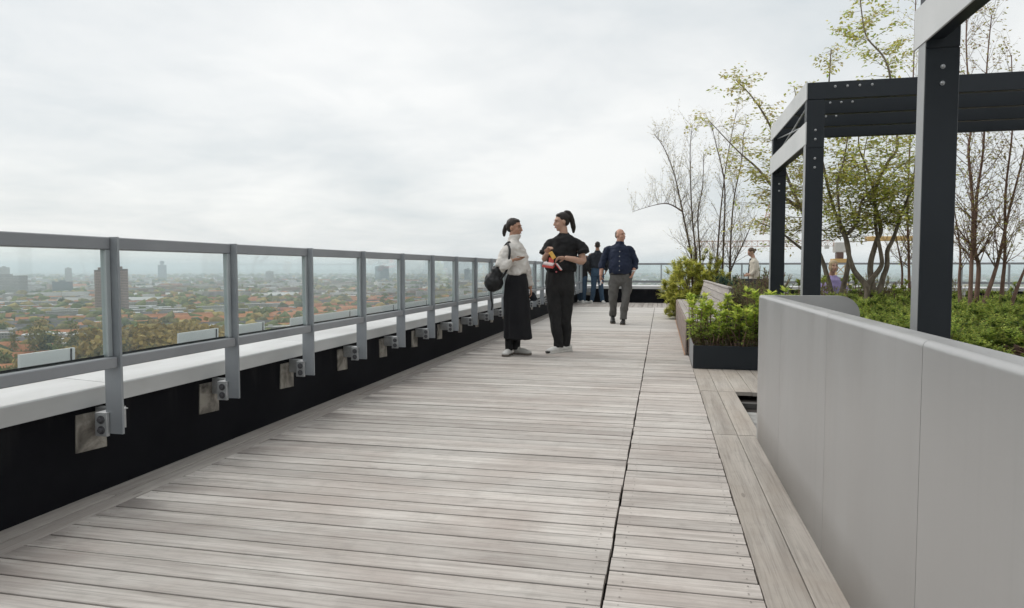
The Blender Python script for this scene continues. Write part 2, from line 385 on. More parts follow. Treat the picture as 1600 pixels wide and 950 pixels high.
# ------------------------------------------------------------------ parapet walls and glass railings
def parapet(name, loc, rz, y0, y1, label, patches, slab_len=1.86, first=2.74):
    t = empty(name, loc, rz, label, 'wall')
    MB().box(-.38, 0, y0, y1, -.4, .418).build('wall_body', m_bitumen, t)
    ys = [first+slab_len*k for k in range(-8, 20)]; ys = [y0]+[y for y in ys if y0+.3 < y < y1-.3]+[y1]
    for a, b in zip(ys[:-1], ys[1:]):
        o = MB().prism([(-.40, .4195), (.036, .4195), (.036, .498), (.030, .504), (-.394, .528), (-.40, .522)], 'y', a+.003, b-.003).build('coping_slab', m_coping, t); fix_normals(o.data)
    for y in patches:
        a = rs.uniform(-.008, .008)
        MB().add([(.0, y+.012+a, .216), (.0, y+.186+a, .206), (.0, y+.182, .384), (.0, y+.016, .388), (.006, y+.012+a, .216), (.006, y+.186+a, .206), (.006, y+.182, .384), (.006, y+.016, .388)],
                 [(4, 5, 6, 7), (0, 1, 5, 4), (1, 2, 6, 5), (2, 3, 7, 6), (3, 0, 4, 7)]).build('concrete_patch', m_conc, t)
    return t
def hexbolt(r=.011, h=.014):
    mb = MB(); mb.prism([(r*math.cos(q), r*math.sin(q)) for q in np.linspace(0, 2*math.pi, 6, endpoint=False)], 'y', -h, 0)
    mb.prism([(1.7*r*math.cos(q), 1.7*r*math.sin(q)) for q in np.linspace(0, 2*math.pi, 12, endpoint=False)], 'y', -.003, 0)
    return mb
me_bolt = hexbolt().mesh('bolt', m_boltdark); fix_normals(me_bolt)
def railing(name, loc, rz, ys, label, top=1.185):
    """posts at ys; wall face at local x = 0, walkway on +x"""
    t = empty(name, loc, rz, label, 'railing')
    post = MB()
    post.prism([(.185, .322), (.268, .322), (.268, top), (.212, top), (.212, .625), (.185, .625)], 'y', -.006, .006)
    me_post = post.mesh('post', m_post); fix_normals(me_post)
    br = MB().box(.148, .2045, -.024, -.0075, .312, .412, .002); br.box(.1445, .1475, -.024, .150, .312, .412); br.box(.006, .144, .120, .150, .316, .408, .002)
    br.box(.1445, .2045, -.024, .10, .4125, .4165)
    me_br = br.mesh('bracket', m_bracket)
    for y in ys:
        link('post', me_post, t, (0, y, 0)); b = link('bracket', me_br, t, (0, y, 0))
        for z in (.340, .386): link('bolt', me_bolt, b, (.176, -.0245, z))
    for i, (a, b) in enumerate(zip(ys[:-1], ys[1:])):
        L = b-a
        MB().box(.16, .235, a+.0065, b-.0065, top-.055, top-.001, .004).build('top_rail', m_galv, t)
        MB().box(.195, .256, a+.0065, b-.0065, .616, .664, .004).build('lower_rail', m_galv, t)
        MB().box(.213, .225, a+.012, b-.036, .665, top-.056).build('glass_pane', m_glass, t)
        MB().box(.205, .233, b-.034, b-.0075, .665, top-.056, .002).build('glazing_bead', m_bead, t)
        MB().box(.2085, .2125, a+.0075, b-.036, .6645, .674).build('gasket', m_rubber, t)
    return t
m_bead = pm('anodised_bead', (.40, .44, .45), (.47, .51, .52), 4, rough=.35, metal=.3)
py = [2.534+.845*k for k in range(-4, 22)]
parapet('parapet_wall', (-2.57, 0, 0), 0, -4, 21.2, 'black bitumen parapet wall with pale coping along left edge of walkway', py[2:])
railing('glass_railing', (-2.57, 0, 0), 0, py, 'grey steel and glass railing receding along the left side')
px_ = [-2.3+1.15*k for k in range(0, 12)]
parapet('parapet_wall', (0, 21.2, 0), R(-90), -2.95, 13.5, 'black parapet wall with pale coping across far end of terrace', px_, 2.4, 0.1)
railing('glass_railing', (0, 21.2, 0), R(-90), px_, 'glass railing across the far end of the terrace', 1.205)
# white sheet-metal upstands outside the left parapet
def up_panel(y0, y1, label):
    t = empty('metal_upstand', (-3.1, y0, 0), 0, label, 'metal panel', 'white upstands outside the railing')
    L = y1-y0
    mb = MB().prism([(0, .10), (.02, .624), (.008, .624), (-.012, .10)], 'y', 0, L); o = mb.build('sheet', m_panel_white, t); fix_normals(o.data)
    MB().prism([(.004, .10), (.0235, .622), (.0205, .622), (.001, .10)], 'y', L-.030, L-.022).build('seam', m_boltdark, t)
    MB().box(-.12, -.02, .02, L-.02, -.6, .10).build('support', m_bracket, t)
ups = [(2.745, 3.07), (3.88, 4.29), (4.50, 4.87)]
lab = ['short white metal upstand behind the nearest left glass pane', 'short white metal upstand behind the second glass pane from left', 'short white metal upstand behind third glass pane from left']
for (a, b), l in zip(ups, lab): up_panel(a, b, l)
y = 5.265
for i in range(12):
    up_panel(y, y+1.15, 'long white metal upstand in the joined row outside the railing'); y += 1.153
MB().box(-3.6, -2.945, -4, 21.6, -6, .02).build('roof_ledge', m_roof)['kind'] = 'structure'

# ------------------------------------------------------------------ brushed metal screen wall on the right
t = empty('metal_screen_wall', (0, 0, 0), 0, 'brushed grey metal screen wall with rounded top in right foreground', 'wall')
XF = .583
def screen_profile():
    r = .017; p = [(XF, .0), (XF, .2), (XF, .869)]
    for q in np.linspace(math.pi, math.pi/2, 9): p.append((XF+r+r*math.cos(q), .870+r*math.sin(q)))
    x1 = XF+.075
    for q in np.linspace(math.pi/2, 0, 5): p.append((x1-.008+.008*math.cos(q), .879+.008*math.sin(q)))
    p += [(x1, .2), (x1, .0)]; return p
prof = screen_profile()
for a, b in ((-2.2, -.4), (-.4, .79), (.79, 1.713), (1.713, 2.635), (2.635, 3.605), (3.605, 4.345)):
    o = MB().prism(prof, 'y', a+.0011, b-.0011, True).build('panel', m_brushed, t); fix_normals(o.data)
pr_ = [(XF+.002, .002)]
pts = [(1.14, .002), (1.14, .77)]
for q in np.linspace(0, math.pi/2, 10): pts.append((1.03+.11*math.cos(q), .776+.11*math.sin(q)))
for q in np.linspace(math.pi/2, math.pi, 6): pts.append((XF+.018+.016*math.cos(q), .870+.016*math.sin(q)))
o = MB().prism(pr_+pts, 'y', 4.3462, 4.41).build('end_panel', m_brushed, t); fix_normals(o.data)

# ------------------------------------------------------------------ pergola
m_beam_sheen = pm('beam_sky_sheen', (.50, .515, .515), (.58, .59, .59), 2.0, rough=.45, metal=.1, bump=.02, bscale=30)  # pale colour stands in for sky reflected on the dark beams' left faces
m_col_sheen = pm('column_sky_sheen', (.26, .27, .275), (.33, .34, .345), 2.0, rough=.45, metal=.1, bump=.02, bscale=30)  # greyer version, painting the sky reflection on the columns' left faces
def domenut(r=.0088):
    mb = MB(); mb.ell((0, -.004, 0), (r, r*.85, r), 10, 6); mb.prism([(1.25*r*math.cos(q), 1.25*r*math.sin(q)) for q in np.linspace(0, 2*math.pi, 12, endpoint=False)], 'y', -.004, 0); return mb.mesh('bolt', m_bolt)
me_nut = domenut()
def pergola(y0, y1, label):
    t = empty('pergola', (0, 0, 0), 0, label, 'pergola')
    cols = [(x, y) for x in (1.25, 4.65) for y in (y0, y1)]
    for (x, y) in cols:
        c = MB().box(x, x+.15, y, y+.10, -.03, 2.12, .003); c.box(x, x+.15, y, y+.10, 2.1235, 2.548, .003); c.box(x+.004, x+.146, y+.004, y+.096, 2.118, 2.126)
        o = c.build('column', m_dark, t)
        if x < 2: MB().box(x-.0032, x-.0004, y+.003, y+.097, -.03, 2.154).build('column_sheen', m_col_sheen, o)  # thin added plate, sky-lit left face of the dark column put into colour
        for z in (1.95, 2.03, 2.20, 2.28): link('bolt', me_nut, o, (x+.075, y-.0005, z))
    nb = 4
    for i in range(nb):
        y = y0+(y1-y0)*i/(nb-1)
        o = MB().box(1.2535, 4.7965, y+(.0 if i else 0), y+.06, 2.55, 2.70, .003).build('cross_beam', m_dark, t)
        for k in range(4): link('bolt', me_nut, o, (1.48+.10*k, y-.0005, 2.655))
    for x in (1.242, 4.79):
        MB().box(x, x+.0105, y0, y1+.15, 2.547, 2.712, .002).build('side_beam', m_beam_sheen, t)  # pale colour paints the sky reflection on these side beams
        MB().box(x, x+.0105, y0, y1+.15, 2.155, 2.355, .002).build('lower_side_beam', m_beam_sheen, t)
    MB().box(1.254, 1.33, y0+.151, y1-.001, 2.165, 2.345, .003).build('lower_tie_beam', m_dark, t)
    MB().tube([(1.30, y0+.16, 2.36), (1.30, y1, 2.55)], .009).build('brace_rod', m_bolt, t)
    MB().tube([(1.30, y0+.16, 2.55), (1.30, y1, 2.36)], .009).build('brace_rod', m_bolt, t)
    return t
pergola(6.6, 8.5, 'dark steel pergola standing beyond the screen wall, bolted beams')
pergola(1.85, 3.75, 'dark steel pergola nearest the camera, one thick column in view')

# ------------------------------------------------------------------ the city below
GZ = -92.0
M = Mat('city_ground'); v = M.coord('Object', (1, 1, 1)); a_ = M.noise(v, .006, 8, .65, .5); b_ = M.noise(v, .03, 6, .6)
col = M.ramp(a_, [(.36, (.12, .15, .06)), (.46, (.20, .19, .15)), (.54, (.27, .26, .24)), (.64, (.14, .16, .08))])
col = M.mixc(M.math('MULTIPLY', b_, .5), col, (.25, .235, .22)); m_ground = M.set(.9, 0, .2, col)
gm = MB(); Nn = 48; gm.add([(0, 0, GZ)]+[(45000*math.cos(2*math.pi*k/Nn), 45000*math.sin(2*math.pi*k/Nn), GZ) for k in range(Nn)], [(0, 1+k, 1+(k+1) % Nn) for k in range(Nn)])
o = gm.build('ground', m_ground); o['kind'] = 'structure'

def facade(name, wall, win, su=3.0, sv=3.0, rnd=.12, win_rough=.25):
    """brick or render wall with a regular window grid, far away"""
    M = Mat(name); tc = M.n('ShaderNodeTexCoord'); sp = M.n('ShaderNodeSeparateXYZ'); M.l(tc.outputs['Object'], sp.inputs[0])
    h = M.math('ADD', sp.outputs[0], sp.outputs[1])
    fu = M.math('FRACT', M.math('DIVIDE', h, su)); fv = M.math('FRACT', M.math('DIVIDE', sp.outputs[2], sv))
    u = M.math('MULTIPLY', M.math('GREATER_THAN', fu, .35), M.math('LESS_THAN', fu, .80)); vv = M.math('MULTIPLY', M.math('GREATER_THAN', fv, .32), M.math('LESS_THAN', fv, .82))
    k = M.math('MULTIPLY', u, vv); n_ = M.noise(M.coord('Object', (1, 1, 1), 50), .25, 4)
    wc = M.ramp(n_, [(.3, tuple(x*.8 for x in wall)), (.7, wall)])
    oi = M.n('ShaderNodeObjectInfo'); hs = M.n('ShaderNodeHueSaturation'); M.l(wc, hs.inputs['Color']); M.l(M.math('ADD', M.math('MULTIPLY', oi.outputs['Random'], 2*rnd), 1-rnd), hs.inputs['Value'])
    return M.set(.7, 0, .4, M.mixc(k, hs.outputs[0], win))
mf_brick = facade('far_brick', (.20, .12, .085), (.06, .065, .07)); mf_pale = facade('far_pale', (.40, .385, .36), (.10, .11, .12)); mf_brown = facade('far_brown', (.27, .18, .15), (.13, .12, .12), 3.2, 2.9)
mr_orange = pm('orange_tiles', (.44, .17, .075), (.56, .25, .12), .12, rough=.8, rnd=.20)
mr_red = pm('red_tiles', (.36, .13, .085), (.46, .19, .12), .12, rough=.8, rnd=.22)
mr_slate = pm('slate_roof', (.10, .095, .10), (.17, .16, .16), .12, rough=.8, rnd=.25)
mr_flat = pm('gravel_roof', (.30, .29, .28), (.46, .455, .45), .06, rough=.85, rnd=.30)
mr_white = pm('white_shed_roof', (.58, .59, .60), (.70, .71, .71), .05, rough=.6, rnd=.12)
AZ0 = R(-36); CU = Vector((math.sin(AZ0), math.cos(AZ0), 0)); CV = Vector((math.cos(AZ0), -math.sin(AZ0), 0)); CROT = -AZ0  # local x -> CV
def gable(L, D, hw, hr):
    w_ = MB().box(-L/2, L/2, -D/2, D/2, 0, hw)
    w_.add([(-L/2, -D/2, hw), (-L/2, D/2, hw), (-L/2, 0, hw+hr-.2)], [(0, 1, 2)]); w_.add([(L/2, -D/2, hw), (L/2, D/2, hw), (L/2, 0, hw+hr-.2)], [(0, 2, 1)])
    r = MB(); e = .5
    r.add([(-L/2-e, -D/2-e, hw-.4), (L/2+e, -D/2-e, hw-.4), (L/2+e, 0, hw+hr), (-L/2-e, 0, hw+hr), (-L/2-e, D/2+e, hw-.4), (L/2+e, D/2+e, hw-.4)], [(0, 1, 2, 3), (3, 2, 5, 4)])
    return w_, r
rc = random.Random(21)
variants = []
for L in (52, 76, 100, 132):
    for mw, mr, nm in ((mf_brick, mr_orange, 'o'), (mf_brick, mr_red, 'r'), (mf_brick, mr_slate, 's'), (mf_pale, mr_flat, 'f'), (mf_pale, mr_white, 'w')):
        if nm in 'ors':
            a, b = gable(L, 12, 7.5, 6.0)
        else:
            hh = rc.choice((9, 12, 15)); a = MB().box(-L/2, L/2, -8, 8, 0, hh); b = MB().box(-L/2-.3, L/2+.3, -8.3, 8.3, hh+.003, hh+.8); b.box(-3, 3, -2, 2, hh+.81, hh+3)
        variants.append((nm, L, a.mesh('wall', mw), b.mesh('roof', mr)))
LBL = dict(o='terrace row with orange tiled gable roof in the hazy city', r='terrace row with dull red tiled roof in the hazy city', s='terrace row with dark slate gable roof in the hazy city',
           f='flat grey roofed apartment block in the hazy city below', w='pale flat roofed block in the hazy city below')
GRP = dict(o='orange roofed terraces', r='red roofed terraces', s='slate roofed terraces', f='grey flat blocks', w='pale flat blocks')
occ = []
def put_row(nm, L, mw, mr, p, rz):
    t = empty('terrace_row' if nm in 'ors' else 'apartment_block', p, rz, LBL[nm], 'building', GRP[nm]); t.empty_display_size = 3
    link('wall', mw, t); link('roof', mr, t)
byk = {}
for vnt in variants: byk.setdefault(vnt[0], []).append(vnt)
nrow = 0; u = 470.0; slots = []
while u < 2350 and nrow < 285:
    half0, half1 = math.tan(R(-17))*u, math.tan(R(21))*u
    v_ = half0+rc.uniform(-20, 30); blockrow = rc.random()
    while v_ < half1 and nrow < 285:
        zn = mnoise.noise(Vector((u*.0030, v_*.0022, 3.3))); zk = mnoise.noise(Vector((u*.006, v_*.004, 9.1)))
        if zn > .30: v_ += rc.uniform(30, 70); continue             # park
        nm = ('o' if zk > -.02 else 'r' if zk > -.14 else 's') if zn > -.28 else ('f' if rc.random() < .6 else 'w' if rc.random() < .6 else 'o')
        if rc.random() < .22: nm = rc.choice('orssf')
        nm, L, mw, mr = rc.choice(byk[nm]); c = CU*(u+rc.uniform(-4, 4))+CV*(v_+L/2)
        put_row(nm, L, mw, mr, (c.x, c.y, GZ), CROT+R(4)+rc.uniform(-.03, .03)+ (R(90) if rc.random() < .07 else 0)); nrow += 1
        v_ += L+rc.choice((6, 9, 14, 26))
    u += rc.choice((30, 34, 42, 50))*(1+u/2600)

# landmark buildings
def slab_tower(name, p, rz, w_, d_, h_, mw, mr, label, floors=0, bandm=None, extra=None):
    t = empty(name, (p[0], p[1], GZ), rz, label, 'building'); t.empty_display_size = 5
    MB().box(-w_/2, w_/2, -d_/2, d_/2, 0, h_).build('wall', mw, t)
    r = MB().box(-w_/2-.5, w_/2+.5, -d_/2-.5, d_/2+.5, h_+.003, h_+1.5).build('roof', mr, t)
    MB().box(-w_*.18, w_*.16, -d_*.25, d_*.25, h_+1.503, h_+6.5).build('plant_room', mw, r)
    for k in range(floors):
        z0 = 3.2+k*(h_-4)/max(1, floors)
        MB().box(-w_/2-.9, w_/2+.9, -d_/2-.9, d_/2+.9, z0, z0+.9).build('balcony_band', bandm, t)
    return t
m_band = pm('balcony_band', (.40, .29, .25), (.47, .35, .31), .2, rough=.8); m_bandp = pm('pale_band', (.46, .45, .43), (.54, .53, .51), .2, rough=.8); m_bluegrey = facade('far_bluegrey', (.17, .21, .25), (.08, .10, .12), 4, 3.5)
slab_tower('apartment_tower', (-1124, 1187), R(44), 20, 22, 88, mf_brown, mr_slate, 'left half of brown brick tower split by first railing post', 26, m_band)
slab_tower('apartment_tower', (-1090, 1203), R(44), 27, 22, 90, mf_brown, mr_slate, 'right half of brown brick tower split by first railing post', 26, m_band)
slab_tower('office_block', (-2210, 1930), R(49), 120, 60, 66, mf_pale, mr_flat, 'broad pale office block at far left on the skyline', 12, m_bandp)
slab_tower('office_block', (-2060, 2010), R(47), 60, 40, 44, m_bluegrey, mr_slate, 'dark blue grey office block beside broad pale block', 0)
t = slab_tower('office_tower', (-3900, 4740), R(40), 62, 40, 118, m_bluegrey, mr_slate, 'slim blue grey tower alone on the skyline', 0)
MB().box(-15, 15, -12, 12, 126.6, 150).build('upper_shaft', m_bluegrey, t)
slab_tower('apartment_block', (-3170, 2760), R(48), 44, 40, 96, mf_pale, mr_flat, 'small pale tower right of the broad office block', 0)
slab_tower('apartment_block', (-3400, 3360), R(45), 34, 30, 92, mf_pale, mr_flat, 'hazy tower block just left of the brown tower', 0)
slab_tower('apartment_block', (-1893, 4433), R(22), 95, 50, 105, m_bluegrey, mr_flat, 'broad grey block on skyline behind fifth glass pane', 0)
slab_tower('apartment_block', (-2050, 5200), R(22), 60, 45, 140, m_bluegrey, mr_flat, 'tall hazy tower beside the broad grey skyline block', 0)
slab_tower('apartment_block', (-2550, 4100), R(32), 50, 40, 70, mf_pale, mr_flat, 'pale apartment slab on skyline behind the second pane', 0)
slab_tower('apartment_block', (-1150, 4000), R(16), 45, 35, 86, m_bluegrey, mr_flat, 'hazy slab on the skyline just left of the women', 0)
slab_tower('apartment_block', (-900, 4700), R(16), 36, 30, 98, m_bluegrey, mr_flat, 'slim hazy block on skyline behind the white sweater', 0)
for (x, y, w_, d_, lb) in ((-1406, 1304, 190, 22, 'long white shed roof left of the brown tower'), (-1240, 1440, 120, 20, 'second white shed roof nearer the brown tower'), (-900, 1720, 110, 26, 'white warehouse roof right of the brown tower'), (-640, 1560, 90, 30, 'pale warehouse roof in middle of the city view')):
    t = empty('warehouse', (x, y, GZ), R(44), lb, 'building'); MB().box(-w_/2, w_/2, -d_/2, d_/2, 0, 8).build('wall', mf_pale, t); MB().box(-w_/2-.4, w_/2+.4, -d_/2-.4, d_/2+.4, 8.003, 8.9).build('roof', mr_white, t)

# attribute-coloured material for masses
def attr_mat(name, rough=.8, transl=0.0, attr='col'):
    M = Mat(name); at = M.n('ShaderNodeAttribute'); at.attribute_name = attr; M.set(rough, 0, .25, at.outputs['Color'])
    if transl:
        tr = M.n('ShaderNodeBsdfTranslucent'); M.l(at.outputs['Color'], tr.inputs[0]); mx = M.n('ShaderNodeMixShader'); mx.inputs[0].default_value = transl
        M.l(M.b.outputs[0], mx.inputs[1]); M.l(tr.outputs[0], mx.inputs[2]); M.l(mx.outputs[0], M.o.inputs[0])
    return M.m
m_mass = attr_mat('city_mass')
def np_mesh(name, V, F, mats, fcol=None, smooth=False):
    """V (n,3), F (m,k) constant k; fcol (m,3) face colour"""
    V = np.asarray(V, np.float32); F = np.asarray(F, np.int32); m, k = F.shape
    me = bpy.data.meshes.new(name); me.vertices.add(len(V)); me.vertices.foreach_set('co', V.ravel())
    me.loops.add(m*k); me.loops.foreach_set('vertex_index', F.ravel()); me.polygons.add(m)
    me.polygons.foreach_set('loop_start', np.arange(m, dtype=np.int32)*k)
    if smooth: me.polygons.foreach_set('use_smooth', np.ones(m, bool))
    if fcol is not None:
        a = me.attributes.new('col', 'FLOAT_COLOR', 'FACE'); a.data.foreach_set('color', np.concatenate([fcol, np.ones((m, 1))], 1).astype(np.float32).ravel())
    me.update(calc_edges=True); me.validate()
    for q in (mats if isinstance(mats, (list, tuple)) else [mats]): me.materials.append(q)
    return me
g = np.random.default_rng(5)
def boxes(n, rmin, rmax, az0, az1, pw, smin, smax, hmin, hmax, pp=(.24, .12, .18, .20, .12, .14)):
    r = rmin*(rmax/rmin)**(g.random(n)**pw); az = np.radians(az0+(az1-az0)*g.random(n))
    cx, cy_ = r*np.sin(az), r*np.cos(az); Ls = smin+(smax-smin)*g.random(n)**2; Ds = 9+12*g.random(n); Hs = hmin+(hmax-hmin)*g.random(n)**4
    rot = -AZ0+np.radians(4)+g.normal(0, .12, n)+np.where(g.random(n) < .25, np.pi/2, 0)
    c, s = np.cos(rot), np.sin(rot); V = np.zeros((n, 8, 3))
    for i, (sx, sy, z_) in enumerate([(-1, -1, 0), (1, -1, 0), (1, 1, 0), (-1, 1, 0), (-1, -1, 1), (1, -1, 1), (1, 1, 1), (-1, 1, 1)]):
        x, y = sx*Ls/2, sy*Ds/2; V[:, i, 0] = cx+x*c-y*s; V[:, i, 1] = cy_+x*s+y*c; V[:, i, 2] = GZ+z_*Hs
    # gable on half: pinch the top
    gab = g.random(n) < .5
    for i, j in ((4, 7), (5, 6)):
        mid = (V[:, i]+V[:, j])/2
        for q in (i, j): V[gab, q] = V[gab, q]*.12+mid[gab]*.88
    F = np.array([(0, 1, 5, 4), (1, 2, 6, 5), (2, 3, 7, 6), (3, 0, 4, 7), (4, 5, 6, 7)]); FF = (np.arange(n)*8)[:, None, None]+F[None]
    pal = np.array([(.46, .20, .10), (.38, .17, .11), (.19, .18, .18), (.44, .43, .42), (.66, .66, .66), (.30, .22, .18)])
    pr = pal[g.choice(6, n, p=pp)]*(.8+.4*g.random((n, 1)))
    wl = np.array([(.20, .14, .11), (.38, .37, .35), (.28, .26, .25)])[g.choice(3, n)]*(.8+.4*g.random((n, 1)))
    col = np.repeat(wl[:, None], 5, 1); col[:, 4] = pr; col[gab, 0] = pr[gab]; col[gab, 2] = pr[gab]
    return V.reshape(-1, 3), FF.reshape(-1, 4), col.reshape(-1, 3)
parts = [boxes(6800, 520, 2600, -56, -9, .85, 10, 38, 4, 12, (.16, .10, .20, .26, .16, .12)), boxes(6500, 2000, 9500, -60, -5, .9, 20, 110, 6, 26, (.10, .06, .20, .32, .24, .08)), boxes(1600, 4200, 12000, -5, 60, 1.0, 25, 140, 8, 34, (.08, .06, .20, .34, .24, .08))]
VV = []; FF = []; CC = []; b = 0
for V_, F_, c_ in parts: VV.append(V_); FF.append(F_+b); CC.append(c_); b += len(V_)
o = link('distant_city', np_mesh('distant_city', np.concatenate(VV), np.concatenate(FF), m_mass, np.concatenate(CC))); o['kind'] = 'stuff'

# trees of the city
m_leafmass = attr_mat('city_foliage', .85, .25)
def city_crown(n, rx, rz, pal, seed):
    q = np.random.default_rng(seed); d = q.normal(size=(n, 3)); d /= np.linalg.norm(d, axis=1)[:, None]; rad = q.random(n)**.4
    lump = 1+.28*np.sin(3*d[:, 0]+seed)*np.cos(4*d[:, 1]+seed)+.18*q.normal(size=n)
    c = d*(rad*lump)[:, None]*[rx, rx, rz]+[0, 0, rz*1.15]; s = rx*.17*(.6+.8*q.random(n))
    t1 = q.normal(size=(n, 3)); t1 /= np.linalg.norm(t1, axis=1)[:, None]; t2 = np.cross(t1, q.normal(size=(n, 3))); t2 /= np.linalg.norm(t2, axis=1)[:, None]
    V = np.stack([c+t1*s[:, None], c+t2*s[:, None], c-t1*s[:, None], c-t2*s[:, None]], 1).reshape(-1, 3)
    col = np.array(pal)[q.integers(0, len(pal), n)]*(.7+.6*q.random((n, 1)))
    return np_mesh('crown', V, np.arange(4*n).reshape(n, 4), m_leafmass, col)
PB = [(.42, .31, .11), (.34, .25, .09), (.38, .30, .10)]; PG = [(.13, .17, .055), (.17, .20, .07), (.20, .22, .075)]; PD = [(.07, .095, .045), (.085, .11, .05)]; PO = [(.20, .19, .075), (.22, .20, .08)]
tv = [('b', city_crown(420, 6.5, 6.5, PB, 1), 7), ('b', city_crown(420, 7.5, 7, PB, 2), 7), ('g', city_crown(360, 5, 5.5, PG, 3), 6), ('g', city_crown(360, 6, 5.5, PG, 4), 6), ('d', city_crown(360, 4.5, 6, PD, 5), 6), ('p', city_crown(420, 3.6, 13, PO, 6), 14), ('o', city_crown(360, 5.5, 5.5, PO, 7), 6)]
me_ctrunk = MB().tube([(0, 0, -1), (0, 0, 3), (.2, 0, 7)], [.5, .4, .2], 6).mesh('trunk', pm('far_bark', (.07, .055, .04), (.10, .08, .06), 2, rough=.9))
TL = dict(b='round olive brown tree in spring bud in the city below', g='fresh green tree among the houses of the city below', d='dark evergreen tree among the houses of the city below', p='tall poplar standing behind the nearest left glass pane', o='olive green tree among the houses of the city below')
TG = dict(b='olive brown city trees', g='fresh green city trees', d='dark evergreen city trees', p='tall poplars', o='olive green city trees')
def city_tree(k, x, y, s):
    nm, me, h = tv[k]; t = empty('poplar_tree' if nm == 'p' else 'city_tree', (x, y, GZ), rc.uniform(0, 6.28), TL[nm], 'tree', TG[nm]); t.scale = (s, s, s)
    link('crown', me, t); link('trunk', me_ctrunk, t)
for i in range(64):      # brown spinney behind the second pane, by the first post
    d_, az = rc.uniform(640, 860), rc.uniform(-44.0, -35.0); city_tree(rc.choice((0, 1, 0, 1, 6)), d_*math.sin(R(az)), d_*math.cos(R(az)), rc.uniform(1.5, 2.4))
for i in range(34):
    d_, az = rc.uniform(560, 740), rc.uniform(-50, -43.0); city_tree(rc.choice((2, 6, 4, 6, 2)), d_*math.sin(R(az)), d_*math.cos(R(az)), rc.uniform(1.2, 1.9))
for (px_az, d_) in ((-47.6, 800), (-47.1, 815), (-46.0, 790), (-45.2, 800), (-48.6, 830)): city_tree(5, d_*math.sin(R(px_az)), d_*math.cos(R(px_az)), rc.uniform(1.2, 1.5))
for i in range(140):
    d_, az = 620*(2300/620)**rc.random(), rc.uniform(-51, -14)
    x, y = d_*math.sin(R(az)), d_*math.cos(R(az)); zn = mnoise.noise(Vector((d_*.002, az*.14, 1.3)))
    city_tree(rc.choice((2, 3, 3, 6, 4, 0) if zn > -.1 else (0, 1, 6, 4, 2)), x, y, rc.uniform(1.0, 1.8))
def lumps(n, rmin, rmax, az0, az1, pw):
    t = (1+5**.5)/2; iv = np.array([(-1, t, 0), (1, t, 0), (-1, -t, 0), (1, -t, 0), (0, -1, t), (0, 1, t), (0, -1, -t), (0, 1, -t), (t, 0, -1), (t, 0, 1), (-t, 0, -1), (-t, 0, 1)])/1.9
    fi = np.array([(0, 11, 5), (0, 5, 1), (0, 1, 7), (0, 7, 10), (0, 10, 11), (1, 5, 9), (5, 11, 4), (11, 10, 2), (10, 7, 6), (7, 1, 8), (3, 9, 4), (3, 4, 2), (3, 2, 6), (3, 6, 8), (3, 8, 9), (4, 9, 5), (2, 4, 11), (6, 2, 10), (8, 6, 7), (9, 8, 1)])
    r = rmin*(rmax/rmin)**(g.random(n)**pw); az = np.radians(az0+(az1-az0)*g.random(n)); s = (4.5+5*g.random(n))*(1+r/7000)
    V = iv[None]*(1+.3*g.normal(size=(n, 12, 1)))*s[:, None, None]*np.array([1.2, 1.2, .9]); V += np.stack([r*np.sin(az), r*np.cos(az), GZ+s*.9], 1)[:, None]
    pal = np.array(PB+PG+PD+PO+PG); col = pal[g.integers(0, len(pal), n)][:, None]*(.7+.6*g.random((n, 20, 1)))
    return V.reshape(-1, 3), ((np.arange(n)*12)[:, None, None]+fi[None]).reshape(-1, 3), col.reshape(-1, 3)
Lp = [lumps(1900, 700, 3000, -58, -8, .8), lumps(4600, 2400, 9500, -60, 60, .9)]
o = link('distant_trees', np_mesh('distant_trees', np.concatenate([Lp[0][0], Lp[1][0]]), np.concatenate([Lp[0][1], Lp[1][1]+len(Lp[0][0])]), m_leafmass, np.concatenate([Lp[0][2], Lp[1][2]]))); o['kind'] = 'stuff'

# tower crane beyond the far parapet
m_cry = pm('crane_yellow', (.58, .36, .12), (.64, .42, .16), .5, rough=.6); m_cro = pm('crane_orange_red', (.55, .33, .25), (.60, .38, .30), .5, rough=.6); m_crw = pm('crane_pale', (.55, .53, .50), (.62, .60, .57), .5, rough=.6)
CD = 150.0
def lattice(mb, p0, p1, wd, n, r, tri=False):
    p0, p1 = Vector(p0), Vector(p1); ax = (p1-p0).normalized(); a = ax.cross(Vector((0, 0, 1))); a = Vector((1, 0, 0)) if a.length < .1 else a.normalized(); b = ax.cross(a).normalized()
    cs = [a*wd/2, -a*wd/2, b*wd*.9] if tri else [a*wd/2+b*wd/2, -a*wd/2+b*wd/2, -a*wd/2-b*wd/2, a*wd/2-b*wd/2]
    for c in cs: mb.tube([p0+c, p1+c], r, 5)
    for i in range(n):
        q0, q1 = p0.lerp(p1, i/n), p0.lerp(p1, (i+1)/n)
        for j in range(len(cs)):
            c, d = cs[j], cs[(j+1) % len(cs)]; mb.tube([q0+c, q1+d], r*.55, 4); mb.tube([q1+d, q1+c], r*.5, 4)
cz = empty('tower_crane', (35.5, CD, 0), 0, 'yellow and red tower crane with long lattice jib behind the terrace', 'crane')
mb = MB(); lattice(mb, (0, 0, GZ), (0, 0, 2.2), 2.2, 40, .14); mb.build('mast', m_cry, cz)
MB().box(-1.7, 1.7, -1.4, 1.4, 2.2, 2.95, .05).build('slewing_platform', m_cry, cz)
MB().box(-.9, .3, -1.0, 1.0, 2.96, 4.25, .1).build('operator_cab', pm('cab_brown', (.10, .045, .03), (.14, .07, .05), .4, rough=.5), cz)
MB().box(-1.4, 1.4, -1.0, 1.0, 4.26, 6.3, .1).build('tower_head', m_crw, cz)
mb = MB(); lattice(mb, (-28.5, 0, 6.7), (-1.45, 0, 6.7), 1.3, 24, .055, True); mb.build('jib', m_cro, cz)
